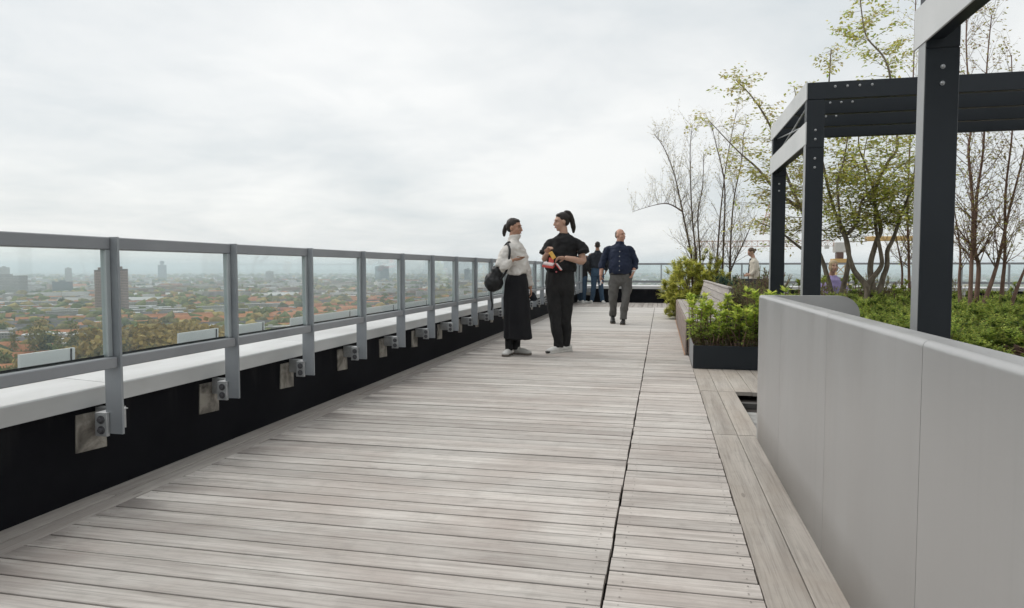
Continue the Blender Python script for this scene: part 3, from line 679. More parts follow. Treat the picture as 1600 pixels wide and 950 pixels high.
mb = MB(); lattice(mb, (1.45, 0, 6.9), (4.6, 0, 6.9), 1.0, 3, .08); mb.build('counter_jib_link', m_crw, cz)
MB().box(4.61, 15, -1.0, 1.0, 6.5, 7.4, .08).build('counter_jib', m_cry, cz)
mb = MB(); lattice(mb, (-15.4, 0, 8.0), (-13.6, 0, 14.2), .7, 6, .06); mb.build('jib_mast', m_cro, cz)
mb = MB().box(-3.1, -2.3, -.3, .3, 5.0, 5.7); mb.tube([(-2.9, 0, 5.7), (-2.9, 0, 6.6)], .05, 5); mb.tube([(-2.5, 0, 5.7), (-2.5, 0, 6.6)], .05, 5); mb.build('hook_block', m_crw, cz)

# ------------------------------------------------------------------ haze
hm = bpy.data.materials.new('haze_air'); hm.use_nodes = True; hn = hm.node_tree; hn.nodes.clear()
ho = hn.nodes.new('ShaderNodeOutputMaterial'); hv = hn.nodes.new('ShaderNodeVolumePrincipled'); hn.links.new(hv.outputs[0], ho.inputs['Volume'])
hv.inputs['Color'].default_value = (.84, .94, 1.0, 1); hv.inputs['Density'].default_value = 0.00016; hv.inputs['Anisotropy'].default_value = 0.25
o = MB().box(-14000, 14000, -14000, 14000, GZ-1.5, 75.0).build('haze', hm); o['kind'] = 'stuff'

# ------------------------------------------------------------------ planter box, bench, garden beds
m_leaf = attr_mat('leaf', .5, .5)
t = empty('planter_box', (.33, 7.34, 0), 0, 'dark steel planter box at end of the timber bench', 'planter')
pl = MB()
pl.box(0, 1.02, 0, .012, .004, .245, .003).build('front_sheet', m_dark, t)
MB().box(0, .012, .0125, .98, .004, .245, .003).build('side_sheet', m_galv, t); MB().box(1.008, 1.02, .0125, .98, .004, .245, .003).build('side_sheet', m_dark, t)  # left sheet takes the paler coat to paint in its reflection
MB().box(0, 1.02, .9805, .9925, .004, .245, .003).build('back_sheet', m_dark, t)
sg = MB(); nx = 14
sg.add([(.012+.996*i/nx, .0125+.967*j/nx, .205+.018*mnoise.noise(Vector((i*.9, j*.9, 2)))) for j in range(nx+1) for i in range(nx+1)], [(j*(nx+1)+i, j*(nx+1)+i+1, (j+1)*(nx+1)+i+1, (j+1)*(nx+1)+i) for j in range(nx) for i in range(nx)], True)
sg.build('soil', m_soil, t)

t = empty('bench', (.29, 8.45, 0), 0, 'long weathered timber bench with slatted backrest along right side', 'bench')
BL = 5.9
for k in range(5):
    MB().box(.022+k*.083, .022+k*.083+.077, 0, BL, .392, .42, .003).build('seat_slat', m_bench, t)
for k in range(4):
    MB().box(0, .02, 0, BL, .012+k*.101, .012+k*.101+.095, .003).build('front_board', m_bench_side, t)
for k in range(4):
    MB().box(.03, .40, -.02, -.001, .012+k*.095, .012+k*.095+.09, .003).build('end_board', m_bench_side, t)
for k in range(4):
    z0 = .455+k*.088; x0 = .41+.022*k
    o = MB().prism([(x0, z0), (x0+.022, z0-.004), (x0+.042, z0+.078), (x0+.02, z0+.082)], 'y', .02, 5.0).build('back_slat', m_bench, t); fix_normals(o.data)
MB().box(.478, .53, .0, 5.02, .806, .826, .003).build('back_cap', m_bench, t)
for y in (.04, 1.25, 2.5, 3.75, 4.95):
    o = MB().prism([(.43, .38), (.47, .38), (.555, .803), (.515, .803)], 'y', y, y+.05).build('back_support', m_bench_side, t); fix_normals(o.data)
m_rust = pm('rust_stained_edge', (.38, .20, .11), (.45, .30, .20), 8, rough=.85)
MB().box(-.012, -.001, 0, BL, .0035, .011).build('rusted_base_strip', m_rust, t)

def bed(x0, x1, y0, y1, h, label, soil_z):
    t = empty('garden_bed', (x0, y0, 0), 0, label, 'garden bed'); a, b = x1-x0, y1-y0
    MB().box(0, a, 0, .02, -.03, h, .003).build('edge_sheet', m_dark, t); MB().box(0, a, b-.02, b, -.03, h, .003).build('edge_sheet', m_dark, t)
    MB().box(0, .02, .0205, b-.0205, -.03, h, .003).build('edge_sheet', m_dark, t); MB().box(a-.02, a, .0205, b-.0205, -.03, h, .003).build('edge_sheet', m_dark, t)
    n_, m_ = 20, 24; s = MB()
    s.add([(.02+(a-.04)*i/n_, .021+(b-.042)*j/m_, soil_z+.03*mnoise.noise(Vector((i*.8+x0, j*.8+y0, 5)))) for j in range(m_+1) for i in range(n_+1)], [(j*(n_+1)+i, j*(n_+1)+i+1, (j+1)*(n_+1)+i+1, (j+1)*(n_+1)+i) for j in range(m_) for i in range(n_)], True)
    s.build('soil', m_soil, t)
bed(1.72, 7.2, 5.22, 12.35, .44, 'large raised bed with multi-stemmed trees behind the pergola columns', .40)
bed(.845, 1.70, 9.0, 14.55, .42, 'narrow raised bed directly behind the timber bench', .38)
bed(.36, 2.9, 14.56, 16.7, .42, 'raised bed with birches beyond the far end of bench', .38)
# dark timber planter near the far parapet
t = empty('timber_planter', (1.75, 17.0, 0), 0, 'dark slatted timber planter behind the birches', 'planter')
for k in range(6): MB().box(0, .95, 0, .03, .02+k*.132, .02+k*.132+.122, .003).build('front_board', m_pit, t)
for k in range(6): MB().box(0, .03, .031, .7, .02+k*.132, .02+k*.132+.122, .003).build('side_board', m_pit, t)
MB().box(.031, .95, .031, .7, .3, .76).build('soil', m_soil, t)

# ------------------------------------------------------------------ plants
class Leaves:
    def __init__(s): s.v = []; s.c = []
    def add(s, p, d, up, L, W, col):
        """one pointed leaf from base p along d"""
        d = d.normalized(); sd = d.cross(up)
        if sd.length < 1e-5: sd = d.orthogonal()
        sd.normalize(); nn = sd.cross(d)
        s.v += [p, p+d*(L*.45)+sd*W*.5+nn*L*.05, p+d*L-nn*L*.08, p+d*(L*.45)-sd*W*.5+nn*L*.05]; s.c.append(col)
    def mesh(s, name='crown'):
        n = len(s.c); return np_mesh(name, np.array([tuple(q) for q in s.v]), np.arange(4*n).reshape(n, 4), m_leaf, np.array(s.c))
def jit(c, r, a=.25): k = 1+r.uniform(-a, a); return tuple(max(.004, x*k*(1+r.uniform(-.08, .08))) for x in c)
def rvec(r): 
    while True:
        q = Vector((r.uniform(-1, 1), r.uniform(-1, 1), r.uniform(-1, 1)))
        if .01 < q.length < 1: return q.normalized()
def catmull(pts, k=5):
    P_ = [pts[0]]+pts+[pts[-1]]; out = []
    for i in range(1, len(P_)-2):
        a, b, c, d = P_[i-1], P_[i], P_[i+1], P_[i+2]
        for j in range(k):
            u = j/k; out.append(.5*((2*b)+(c-a)*u+(2*a-5*b+4*c-d)*u*u+(3*b-a-3*c+d)*u**3))
    return out+[pts[-1]]
bark_grey = pm('tree_bark', (.13, .105, .08), (.25, .21, .165), 22, rough=.9, bump=.5, bscale=70, stretch=(1, 1, .4))
bark_red = pm('reddish_bark', (.14, .085, .065), (.24, .15, .115), 22, rough=.85, bump=.4, bscale=70, stretch=(1, 1, .4))
bark_birch = pm('brown_birch_bark', (.075, .052, .04), (.13, .095, .075), 18, rough=.85, bump=.3, bscale=60, stretch=(1, 1, .4))
def grow_tree(stems, y0, base, bark, seed, r0, cfg, name, label, group=None):
    """stems: polylines of (x, z) in the plane y0; the tree stands at `base`"""
    r = random.Random(seed); wood_ = MB(); lv = Leaves(); bx, by, bz = base
    def leafy(p, d, n, spread):
        for _ in range(n):
            q = p+rvec(r)*spread; dd = (d*.6+rvec(r)*.8); dd.z = dd.z*.4-.12
            L = cfg['leaf']*r.uniform(.6, 1.2); lv.add(q, dd, Vector((0, 0, 1))+rvec(r)*.5, L, L*cfg.get('lw', .55), jit(r.choice(cfg['pal']), r))
    def twig(p, d, L, rad, depth):
        n = max(3, int(L/.07)); pts = [p.copy()]; q = p.copy(); dd = d.normalized()
        for i in range(n):
            dd = (dd+rvec(r)*cfg['wander']+Vector((0, 0, cfg['lift']))*.5).normalized(); q = q+dd*(L/n); pts.append(q.copy())
        wood_.tube(pts, [rad*(1-.75*i/n) for i in range(n+1)], 4 if rad < .006 else 5, caps=False)
        if depth > 0:
            for i in range(1, n+1):
                if r.random() < cfg['sub']:
                    t_ = pts[i]-pts[i-1]; side = t_.cross(Vector((0, 0, 1)) if cfg['flat'] else rvec(r)); 
                    if side.length < 1e-6: continue
                    side.normalize(); side *= r.choice((-1, 1)); nd = t_.normalized()*.75+side*r.uniform(.5, .9)
                    twig(pts[i], nd, L*r.uniform(.28, .5), rad*.5, depth-1)
        for i in range(1, n+1):
            if r.random() < cfg['leafp']*(1.0 if depth == 0 else .55): leafy(pts[i], dd, cfg['nleaf'], cfg['spread'])
    for si, st in enumerate(stems):
        yo = 0.0; pts = []; drift = r.uniform(-.10, .10)
        if st[0][1] < .9: pts.append(Vector((st[0][0]-bx, (si-len(stems)/2)*.035, -.04)))
        for i, (x, z) in enumerate(st):
            yo += drift*min(.6, i*.12)+r.uniform(-.03, .03); pts.append(Vector((x-bx, (si-len(stems)/2)*.035+yo, z-bz)))
        pts = catmull(pts, 4); n = len(pts); rr0 = r0*(1 if st[0][1] < .9 else .62)
        rad = [max(.004, rr0*(1-.86*(i/(n-1))**.8)) for i in range(n)]
        wood_.tube(pts, rad, 8, caps=False)
        for i in range(2, n):
            h = pts[i].z+bz
            if h < cfg['from']: continue
            for _ in range(cfg['nb']):
                if r.random() > cfg['bp']: continue
                az = r.uniform(0, 2*math.pi); el = r.uniform(*cfg['el']); d = Vector((math.cos(az)*math.cos(el), math.sin(az)*math.cos(el)*cfg.get('ysq', 1), math.sin(el)))
                fr = i/(n-1); L = r.uniform(*cfg['bl'])*(1-.5*fr)
                twig(pts[i].lerp(pts[i-1], r.random()), d, L, max(.0026, rad[i]*.30), cfg['depth'])
        if cfg['leafp'] > 0: leafy(pts[-1], pts[-1]-pts[-2], 6, .06)
    t = empty(name, base, 0, label, 'tree', group)
    link('trunk', wood_.mesh('trunk', bark), t); link('crown', lv.mesh('crown'), t); return t
YG = [(.56, .58, .13), (.64, .62, .17), (.47, .53, .12), (.68, .63, .23), (.40, .47, .11)]
OL = [(.52, .46, .20), (.56, .50, .24), (.44, .39, .17)]
LEAFY = dict(leaf=.066, pal=YG+OL[:1], wander=.22, lift=.03, sub=.6, flat=True, leafp=.92, nleaf=4, spread=.06, nb=3, bp=.50, el=(-.1, .55), bl=(.40, .95), depth=1)
LEAFY['from'] = 1.62
T1 = [
    [(2.78, 0.52), (2.79, 0.78), (2.63, 1.00), (2.56, 1.19), (2.52, 1.36), (2.48, 1.50), (2.43, 1.59), (2.40, 1.88), (2.37, 2.26), (2.44, 2.53), (2.51, 3.09)],
    [(2.48, 1.50), (2.58, 1.59), (2.65, 1.72), (2.68, 1.95), (2.75, 2.11), (2.72, 2.55), (2.78, 2.94)],
    [(2.82, 0.59), (2.82, 0.81), (2.88, 0.92), (2.96, 1.02), (3.00, 1.12), (2.98, 1.27), (2.93, 1.52), (2.91, 1.65), (2.90, 1.95), (2.87, 2.15), (2.77, 2.49), (2.68, 2.77), (2.70, 3.17)],
    [(2.89, 0.59), (2.89, 0.76), (2.86, 0.97), (2.86, 1.14), (2.91, 1.31), (2.96, 1.46), (3.01, 1.59), (2.96, 1.84), (2.93, 2.06), (3.00, 2.33), (3.12, 2.57), (3.24, 2.82), (3.13, 3.71), (3.04, 4.04), (2.84, 4.32), (2.78, 4.58), (2.73, 5.07)],
    [(2.83, 0.56), (2.99, 0.76), (3.03, 0.92), (3.08, 1.09), (3.08, 1.29), (3.15, 1.44), (3.22, 1.65), (3.29, 1.87), (3.36, 2.09), (3.42, 2.36), (3.45, 2.96), (3.50, 3.64)],
]
T2 = [
    [(2.58, 0.57), (2.60, 0.74), (2.65, 1.02), (2.66, 1.24), (2.61, 1.51), (2.44, 1.89), (2.32, 2.36), (2.23, 2.92), (2.32, 3.57), (2.35, 4.21)],
    [(2.45, 0.57), (2.42, 0.77), (2.37, 0.96), (2.32, 1.13), (2.17, 1.52), (2.00, 1.94), (1.79, 2.47), (1.57, 3.14), (1.32, 3.57), (1.06, 3.88)],
    [(2.17, 1.52), (2.16, 1.89), (2.10, 2.37), (2.00, 2.84), (1.95, 3.31), (1.87, 3.73)],
    [(2.00, 1.94), (1.68, 2.19), (1.40, 2.53), (1.08, 2.83), (0.68, 3.27)],
    [(2.32, 1.13), (2.01, 1.37), (1.69, 1.62), (1.37, 1.76)],
]
T3 = [
    [(0.65, 0.76), (0.62, 1.28), (0.46, 2.07), (0.35, 2.59), (0.22, 3.11), (0.01, 3.62), (-0.19, 3.89)],
    [(0.73, 0.76), (0.72, 1.26), (0.63, 2.06), (0.58, 2.84), (0.56, 3.60), (0.60, 4.08)],
    [(0.80, 0.76), (0.80, 1.28), (0.74, 2.16), (0.83, 2.78), (0.85, 3.48)],
    [(0.42, 2.27), (0.13, 2.44), (-0.18, 2.42), (-0.64, 2.29)],
]
T4 = [
    [(1.15, 0.77), (1.14, 1.22), (1.20, 2.28), (1.30, 3.27), (1.47, 4.30)],
    [(1.26, 0.77), (1.26, 1.17), (1.28, 2.72), (1.13, 3.51), (0.98, 4.12)],
    [(1.42, 0.77), (1.41, 1.22), (1.46, 2.42), (1.62, 3.33), (1.65, 3.91)],
    [(1.35, 0.71), (1.45, 1.06), (1.69, 1.62), (1.89, 2.11)],
]
T5 = [
    [(3.53, 0.55), (3.51, 0.64), (3.51, 1.12), (3.53, 1.75), (3.47, 2.37), (3.51, 2.75), (3.46, 3.70), (3.50, 4.28)],
    [(3.64, 0.53), (3.74, 0.92), (3.82, 1.21), (3.91, 1.74), (4.03, 2.35), (4.11, 3.01)],
    [(3.60, 0.55), (3.63, 1.05), (3.58, 1.30), (3.60, 1.90), (3.66, 2.45), (3.68, 3.40), (3.71, 3.98)],
    [(3.96, 0.55), (4.04, 0.86), (4.12, 1.12), (4.23, 1.70)],
    [(3.90, 0.55), (3.90, 0.89), (3.91, 1.18), (3.87, 1.93), (3.91, 2.66), (3.84, 3.46)],
    [(3.48, 0.54), (3.46, 0.89), (3.47, 1.27), (3.41, 1.79)],
]
T6 = [
    [(3.72, 0.65), (3.71, 0.84), (3.68, 1.43), (3.65, 1.83), (3.65, 2.70), (3.66, 3.96), (3.66, 5.10), (3.66, 5.57)],
    [(3.78, 0.65), (3.79, 0.89), (3.82, 1.24), (3.82, 1.82), (3.81, 3.18), (3.74, 4.24)],
    [(3.63, 0.64), (3.63, 1.04), (3.55, 1.43), (3.50, 1.83)],
]
grow_tree(T1, 10.4, (2.83, 10.4, .40), bark_grey, 11, .052, LEAFY, 'hornbeam_tree', 'leafy multi-stemmed tree with forked trunks between the pergola columns')
cf = dict(LEAFY); cf['bp'] = .48; cf['from'] = 1.5; cf['pal'] = YG+OL+OL; cf['nleaf'] = 4; cf['el'] = (-.2, .35)
grow_tree(T2, 10.9, (2.48, 10.9, .40), bark_grey, 12, .052, cf, 'hornbeam_tree', 'leafy tree leaning left behind the two paired pergola columns')
BARE = dict(leaf=.020, pal=[(.26, .24, .10), (.24, .20, .10), (.20, .16, .09)], wander=.10, lift=.16, sub=.42, flat=False, leafp=.5, nleaf=1, spread=.02, nb=1, bp=.62, el=(.5, 1.05), bl=(.5, 1.1), depth=1, lw=.6)
BARE['from'] = 1.05
bb = dict(BARE); bb['bl'] = (.45, 1.05); bb['el'] = (.65, 1.2); bb['bp'] = .9; bb['nb'] = 3; bb['sub'] = .5; bb['leafp'] = .95; bb['leaf'] = .032; bb['nleaf'] = 2; bb['spread'] = .03; bb['pal'] = [(.52, .48, .20), (.46, .40, .19), (.40, .33, .17)]; bb['lift'] = .12; bb['wander'] = .14
grow_tree(T3, 15.2, (.73, 15.2, .38), bark_birch, 13, .032, bb, 'birch_tree', 'nearly bare birch left of its pair with drooping side branch')
grow_tree(T4, 14.8, (1.28, 15.1, .38), bark_birch, 14, .034, bb, 'birch_tree', 'nearly bare birch right of its pair, next to the pergola')
b5 = dict(BARE); b5['pal'] = [(.44, .40, .12), (.38, .26, .15), (.46, .43, .15)]; b5['leaf'] = .026; b5['bp'] = .75; b5['nb'] = 4; b5['bl'] = (.4, .95); b5['leafp'] = .85; b5['nleaf'] = 2; b5['leaf'] = .038; b5['sub'] = .55
grow_tree(T5, 9.0, (3.62, 9.0, .40), bark_red, 15, .036, b5, 'multi_stem_tree', 'budding reddish multi-stemmed tree right of the thick near column')
b6 = dict(b5); b6['pal'] = YG+OL; b6['leaf'] = .035; b6['leafp'] = .85; b6['nleaf'] = 2; b6['bp'] = .7
grow_tree(T6, 11.6, (3.71, 11.6, .40), bark_red, 16, .030, b6, 'multi_stem_tree', 'slender straight tree left of the thick near column')

def shrub_rosette(seed, H, n_st, pal, leaf, spread):
    """upright stems ending in whorls of leaves"""
    r = random.Random(seed); wd = MB(); lv = Leaves()
    for _ in range(n_st):
        a = r.uniform(0, 6.28); rr = spread*r.random()**.5; p = Vector((rr*.5*math.cos(a), rr*.5*math.sin(a), 0)); h = H*r.uniform(.55, 1.0)
        q = Vector((rr*math.cos(a), rr*math.sin(a), h)); mid = p.lerp(q, .5)+rvec(r)*.03; pts = catmull([p, mid, q], 4); wd.tube(pts, .005, 5, caps=False)
        for i, f in enumerate(np.linspace(.48, 1, 6)):
            c = pts[min(len(pts)-1, int(f*(len(pts)-1)))]; top = f > .80; nl = 15 if top else 5
            for k in range(nl):
                b_ = r.uniform(0, 6.28); el = r.uniform(.1, 1.0) if top else r.uniform(-.4, .5); L = leaf*r.uniform(.6, 1.15)
                col = pal[0] if top and r.random() < .6 else r.choice(pal[1:]); lv.add(c+rvec(r)*.012, Vector((math.cos(b_)*math.cos(el), math.sin(b_)*math.cos(el), math.sin(el))), Vector((0, 0, 1)), L, L*.50, jit(col, r))
    return wd.mesh('stems', bark_red), lv.mesh('foliage')
def shrub_feather(seed, H, RX, n, pal, leaf, up=.35, wd_=.42):
    """mounded shrub built of tufts of feathery sprays with dark gaps between them"""
    r = random.Random(seed); wd = MB(); lv = Leaves()
    for c_ in range(n//11):
        a = r.uniform(0, 6.28); el = math.asin(r.uniform(.03, 1.0)); k = r.uniform(.62, 1.08)*(1+.16*math.sin(3*a+seed)); d = Vector((math.cos(a)*math.cos(el)*RX, math.sin(a)*math.cos(el)*RX, math.sin(el)*H))
        nrm = Vector((d.x/RX, d.y/RX, d.z/H*.9+up)).normalized(); ctr = d*k; tone = r.uniform(.75, 1.25)
        if r.random() < .5: wd.tube([Vector((d.x*.08, d.y*.08, 0)), d*k*.5+rvec(r)*.02, ctr-nrm*leaf], [.008, .005, .002], 4, caps=False)
        for _ in range(11):
            dirn = (nrm+rvec(r)*.75).normalized(); L = leaf*r.uniform(1.6, 3.2); base = ctr+rvec(r)*leaf*.5-nrm*leaf*.8
            for i in range(5):
                p = base+dirn*(L*i/5); sd = dirn.cross(Vector((0, 0, 1))+rvec(r)*.3)
                if sd.length < 1e-5: continue
                for sgn in (-1, 1):
                    dd = dirn*.7+sd.normalized()*sgn*.7; ci = pal[-1] if i < 2 and r.random() < .55 else pal[min(len(pal)-2, int(r.random()*(len(pal)-1)))]
                    lv.add(p, dd, Vector((0, 0, 1)), leaf*r.uniform(.7, 1.1)*(1-.1*i), leaf*wd_, jit(tuple(x*tone for x in ci), r))
    return wd.mesh('stems', bark_red), lv.mesh('foliage')
def shrub_stems(seed, H, RX, n, pal, leaf):
    """thin upright stems set with small leaves"""
    r = random.Random(seed); wd = MB(); lv = Leaves()
    for _ in range(n):
        a = r.uniform(0, 6.28); rr = RX*r.random()**.6; p = Vector((rr*.35*math.cos(a), rr*.35*math.sin(a), 0)); q = Vector((rr*math.cos(a), rr*math.sin(a), H*r.uniform(.6, 1.0)*(1-.25*rr/RX))); pts = catmull([p, p.lerp(q, .5)+rvec(r)*.03, q], 4); wd.tube(pts, .003, 4, caps=False)
        for k in range(int(26*H/.5)):
            f = r.uniform(.15, 1); c = pts[min(len(pts)-1, int(f*(len(pts)-1)))]; d = rvec(r); d.z = abs(d.z)*.7+.2; L = leaf*r.uniform(.6, 1.2); lv.add(c+rvec(r)*.01, d, Vector((0, 0, 1)), L, L*.28, jit(r.choice(pal), r))
    return wd.mesh('stems', bark_red), lv.mesh('foliage')
def plant(meshes, loc, rz, s, name, label, group=None, cat='shrub'):
    t = empty(name, loc, rz, label, cat, group); t.scale = (s, s, s); link('stems', meshes[0], t); link('foliage', meshes[1], t); return t
rp = random.Random(8)
GP = [(.60, .68, .14), (.36, .48, .09), (.48, .58, .11), (.26, .36, .075)]
ros = [shrub_rosette(40+i, .60, 7, GP, .080, .17) for i in range(4)]
for i in range(15):
    x = .43+.155*(i % 6)+rp.uniform(-.03, .03); y = 7.50+.27*(i//6)+rp.uniform(-.05, .05)
    plant(ros[i % 4], (x, y, .20), rp.uniform(0, 6), rp.uniform(.55, .92)*(1.0 if x < .75 else 1.12), 'leafy_shrub', 'bright green whorled shrub in the dark planter box', 'shrubs in the planter box')
low = [shrub_rosette(60+i, .22, 9, [(.27, .34, .07), (.17, .23, .055), (.22, .26, .06), (.18, .13, .06)], .045, .14) for i in range(2)]
for i in range(7): plant(low[i % 2], (.42+.13*i+rp.uniform(-.03, .03), 7.42+rp.uniform(0, .08), .20), rp.uniform(0, 6), rp.uniform(.8, 1.1), 'ground_cover_plant', 'low green plant along front edge of the planter box', 'low plants in the planter box', 'plant')
YW = [(.36, .43, .085), (.28, .36, .08), (.21, .30, .07), (.44, .49, .11), (.09, .14, .04)]
yew = [shrub_feather(70+i, .26, .52, 1300, YW, .034) for i in range(3)]
k = 0
for y in (5.62, 6.35, 7.1, 7.9, 8.7, 9.5, 10.3, 11.2):
    x = 2.05
    while x < 5.6:
        if rp.random() < .93: plant(yew[k % 3], (x+rp.uniform(-.1, .1), y+rp.uniform(-.12, .12), .39), rp.uniform(0, 6), rp.uniform(.85, 1.1), 'yew_shrub', 'low feathery evergreen shrub carpeting the large raised bed', 'evergreen carpet shrubs'); k += 1
        x += .72
YB = [(.68, .66, .16), (.58, .60, .14), (.74, .70, .22), (.48, .52, .12), (.30, .33, .08)]
yb = shrub_feather(90, .85, .60, 2600, YB, .050, .5, .5)
plant(yb, (.66, 15.0, .38), 0, 1.12, 'golden_shrub', 'large yellow green bush at the far end of bench')
plant(yb, (.42, 14.62, .04), 2.0, .66, 'golden_shrub', 'smaller yellow green bush spilling low by bench end')
plant(yb, (1.12, 14.9, .38), 4.0, .72, 'golden_shrub', 'yellow green bush at the foot of right birch')
BGn = [(.08, .14, .10), (.065, .12, .085), (.10, .16, .115), (.085, .14, .095), (.03, .05, .035)]
plant(shrub_feather(91, .42, .36, 1300, BGn, .034, .4), (1.13, 12.9, .38), 0, 1.15, 'dark_conifer_shrub', 'dark blue green dwarf conifer behind bench backrest')
GRs = [(.28, .29, .12), (.22, .24, .10), (.34, .32, .15), (.18, .20, .085)]
gs = [shrub_stems(95+i, .62, .34, 70, GRs, .045) for i in range(2)]
for i, (x, y, s, lb) in enumerate(((1.36, 10.0, 1.25, 'tall twiggy olive shrub left of the far pergola column'), (1.22, 11.2, .9, 'twiggy olive shrub behind the middle of the bench'), (1.95, 9.1, .95, 'twiggy shrub between the paired pergola columns'), (3.35, 11.9, 1.1, 'twiggy shrub beneath the slender straight tree'), (4.3, 11.9, 1.0, 'twiggy olive shrub under the reddish tree'), (1.3, 9.4, .8, 'small twiggy shrub just behind the planter box'))):
    plant(gs[i % 2], (x, y, .38), i*1.3, s, 'twiggy_shrub', lb)
sp = [shrub_rosette(110+i, .5, 9, [(.38, .45, .10), (.25, .32, .07), (.31, .37, .085), (.19, .25, .06)], .06, .2) for i in range(2)]
for i, (x, y, s, lb) in enumerate(((1.98, 9.8, 1.15, 'fresh green shrub seen between the paired columns'), (2.35, 9.9, .55, 'fresh green shrub in front of the seated woman'), (2.95, 11.6, 1.1, 'fresh green shrub behind the forked trunks'), (3.4, 10.9, .95, 'fresh green shrub right of the forked trunks'), (4.25, 10.4, .8, 'fresh yellowish shrub under the reddish tree'), (4.9, 10.8, .9, 'yellowish shrub at right edge of the bed'))):
    plant(sp[i % 2], (x, y, .39), i*2.1, s, 'leafy_shrub', lb)
# straw coloured leaf litter of the beds
lt = Leaves(); rl = random.Random(5)
for _ in range(5200):
    if rl.random() < .55: p = Vector((rl.uniform(1.8, 6.0), rl.uniform(5.3, 12.2), .425))
    elif rl.random() < .6: p = Vector((rl.uniform(.9, 1.66), rl.uniform(9.1, 14.4), .405))
    else: p = Vector((rl.uniform(.2, 2.8), rl.uniform(14.7, 16.6), .405))
    d = rvec(rl); d.z *= .3; lt.add(p+Vector((0, 0, rl.uniform(-.02, .03))), d, Vector((0, 0, 1)), rl.uniform(.03, .08), .02, jit(rl.choice([(.25, .17, .09), (.33, .25, .13), (.16, .10, .06)]), rl))
o = link('leaf_litter', lt.mesh('leaf_litter')); o['kind'] = 'stuff'

# ------------------------------------------------------------------ people
def fabric(name, c1, c2, scale=60, rough=.85, bump=.25, sheen=.0, big=3.0):
    M = Mat(name); v = M.coord('Object', (1, 1, 1)); a = M.noise(v, big, 5, .6); b = M.noise(v, scale, 4, .6)
    col = M.ramp(M.math('ADD', M.math('MULTIPLY', a, .7), M.math('MULTIPLY', b, .3)), [(.35, c1), (.65, c2)]); M.bump(b, bump, .004)
    if sheen: M.b.inputs['Sheen Weight'].default_value = sheen
    return M.set(rough, 0, .3, col)
def skin_mat(name, c):
    M = Mat(name); v = M.coord('Object', (1, 1, 1)); a = M.noise(v, 9, 4, .6); col = M.ramp(a, [(.3, tuple(x*.86 for x in c)), (.7, c)])
    M.b.inputs['Subsurface Weight'].default_value = .12; M.b.inputs['Subsurface Radius'].default_value = (.01, .004, .002); return M.set(.5, 0, .4, col)
sk_tan = skin_mat('skin_tan', (.44, .245, .165)); sk_fair = skin_mat('skin_fair', (.52, .32, .235)); sk_pink = skin_mat('skin_pink', (.53, .30, .22)); sk_brown = skin_mat('skin_brown', (.30, .17, .11))
m_hair = fabric('dark_hair', (.012, .009, .008), (.03, .022, .018), 90, .45, .6); m_hair_g = fabric('greying_hair', (.16, .13, .11), (.26, .23, .20), 90, .6, .5); m_hair_b = fabric('brown_hair', (.07, .045, .03), (.13, .085, .055), 90, .55, .5); m_hair_l = fabric('blond_hair', (.30, .22, .13), (.42, .33, .21), 90, .55, .5)
f_cream = fabric('cream_fleece', (.56, .53, .49), (.66, .635, .60), 120, .9, .35, .2, 5); f_black = fabric('black_cotton', (.010, .010, .011), (.019, .019, .020), 80, .85, .3); f_skirt = fabric('black_skirt', (.0065, .0065, .0085), (.012, .012, .014), 80, .9, .3)
f_jean_b = fabric('washed_black_denim', (.011, .011, .0115), (.026, .0255, .026), 90, .85, .35, 0, 6); f_navy = fabric('navy_cotton', (.010, .016, .036), (.019, .027, .055), 80, .8, .3); f_grey = fabric('grey_chino', (.085, .082, .078), (.13, .127, .12), 80, .85, .3, 0, 6)
f_denim = fabric('blue_denim', (.025, .050, .085), (.05, .085, .13), 90, .85, .3, 0, 7); f_dknavy = fabric('dark_navy_jacket', (.010, .012, .017), (.018, .021, .028), 60, .8, .3); f_beige = fabric('beige_coat', (.48, .44, .37), (.58, .54, .46), 60, .9, .3); f_lilac = fabric('lilac_jumper', (.30, .25, .48), (.40, .34, .58), 90, .9, .35); f_white = fabric('white_leather', (.60, .59, .57), (.70, .69, .67), 50, .5, .1); f_greysu = fabric('pale_grey_suede', (.42, .41, .385), (.50, .49, .46), 60, .8, .2); f_blkleather = fabric('black_leather', (.012, .012, .012), (.03, .03, .03), 50, .4, .2); f_bag = fabric('black_nylon', (.010, .010, .011), (.022, .022, .023), 50, .45, .3, 0, 9)
f_lips = skin_mat('lips', (.42, .15, .12)); f_eye = pm('eye_dark', (.02, .014, .01), (.04, .03, .02), 50, rough=.2); f_sole = pm('shoe_sole', (.10, .085, .07), (.16, .14, .12), 30, rough=.8); f_white_sole = pm('white_sole', (.6, .59, .56), (.68, .67, .64), 30, rough=.7)
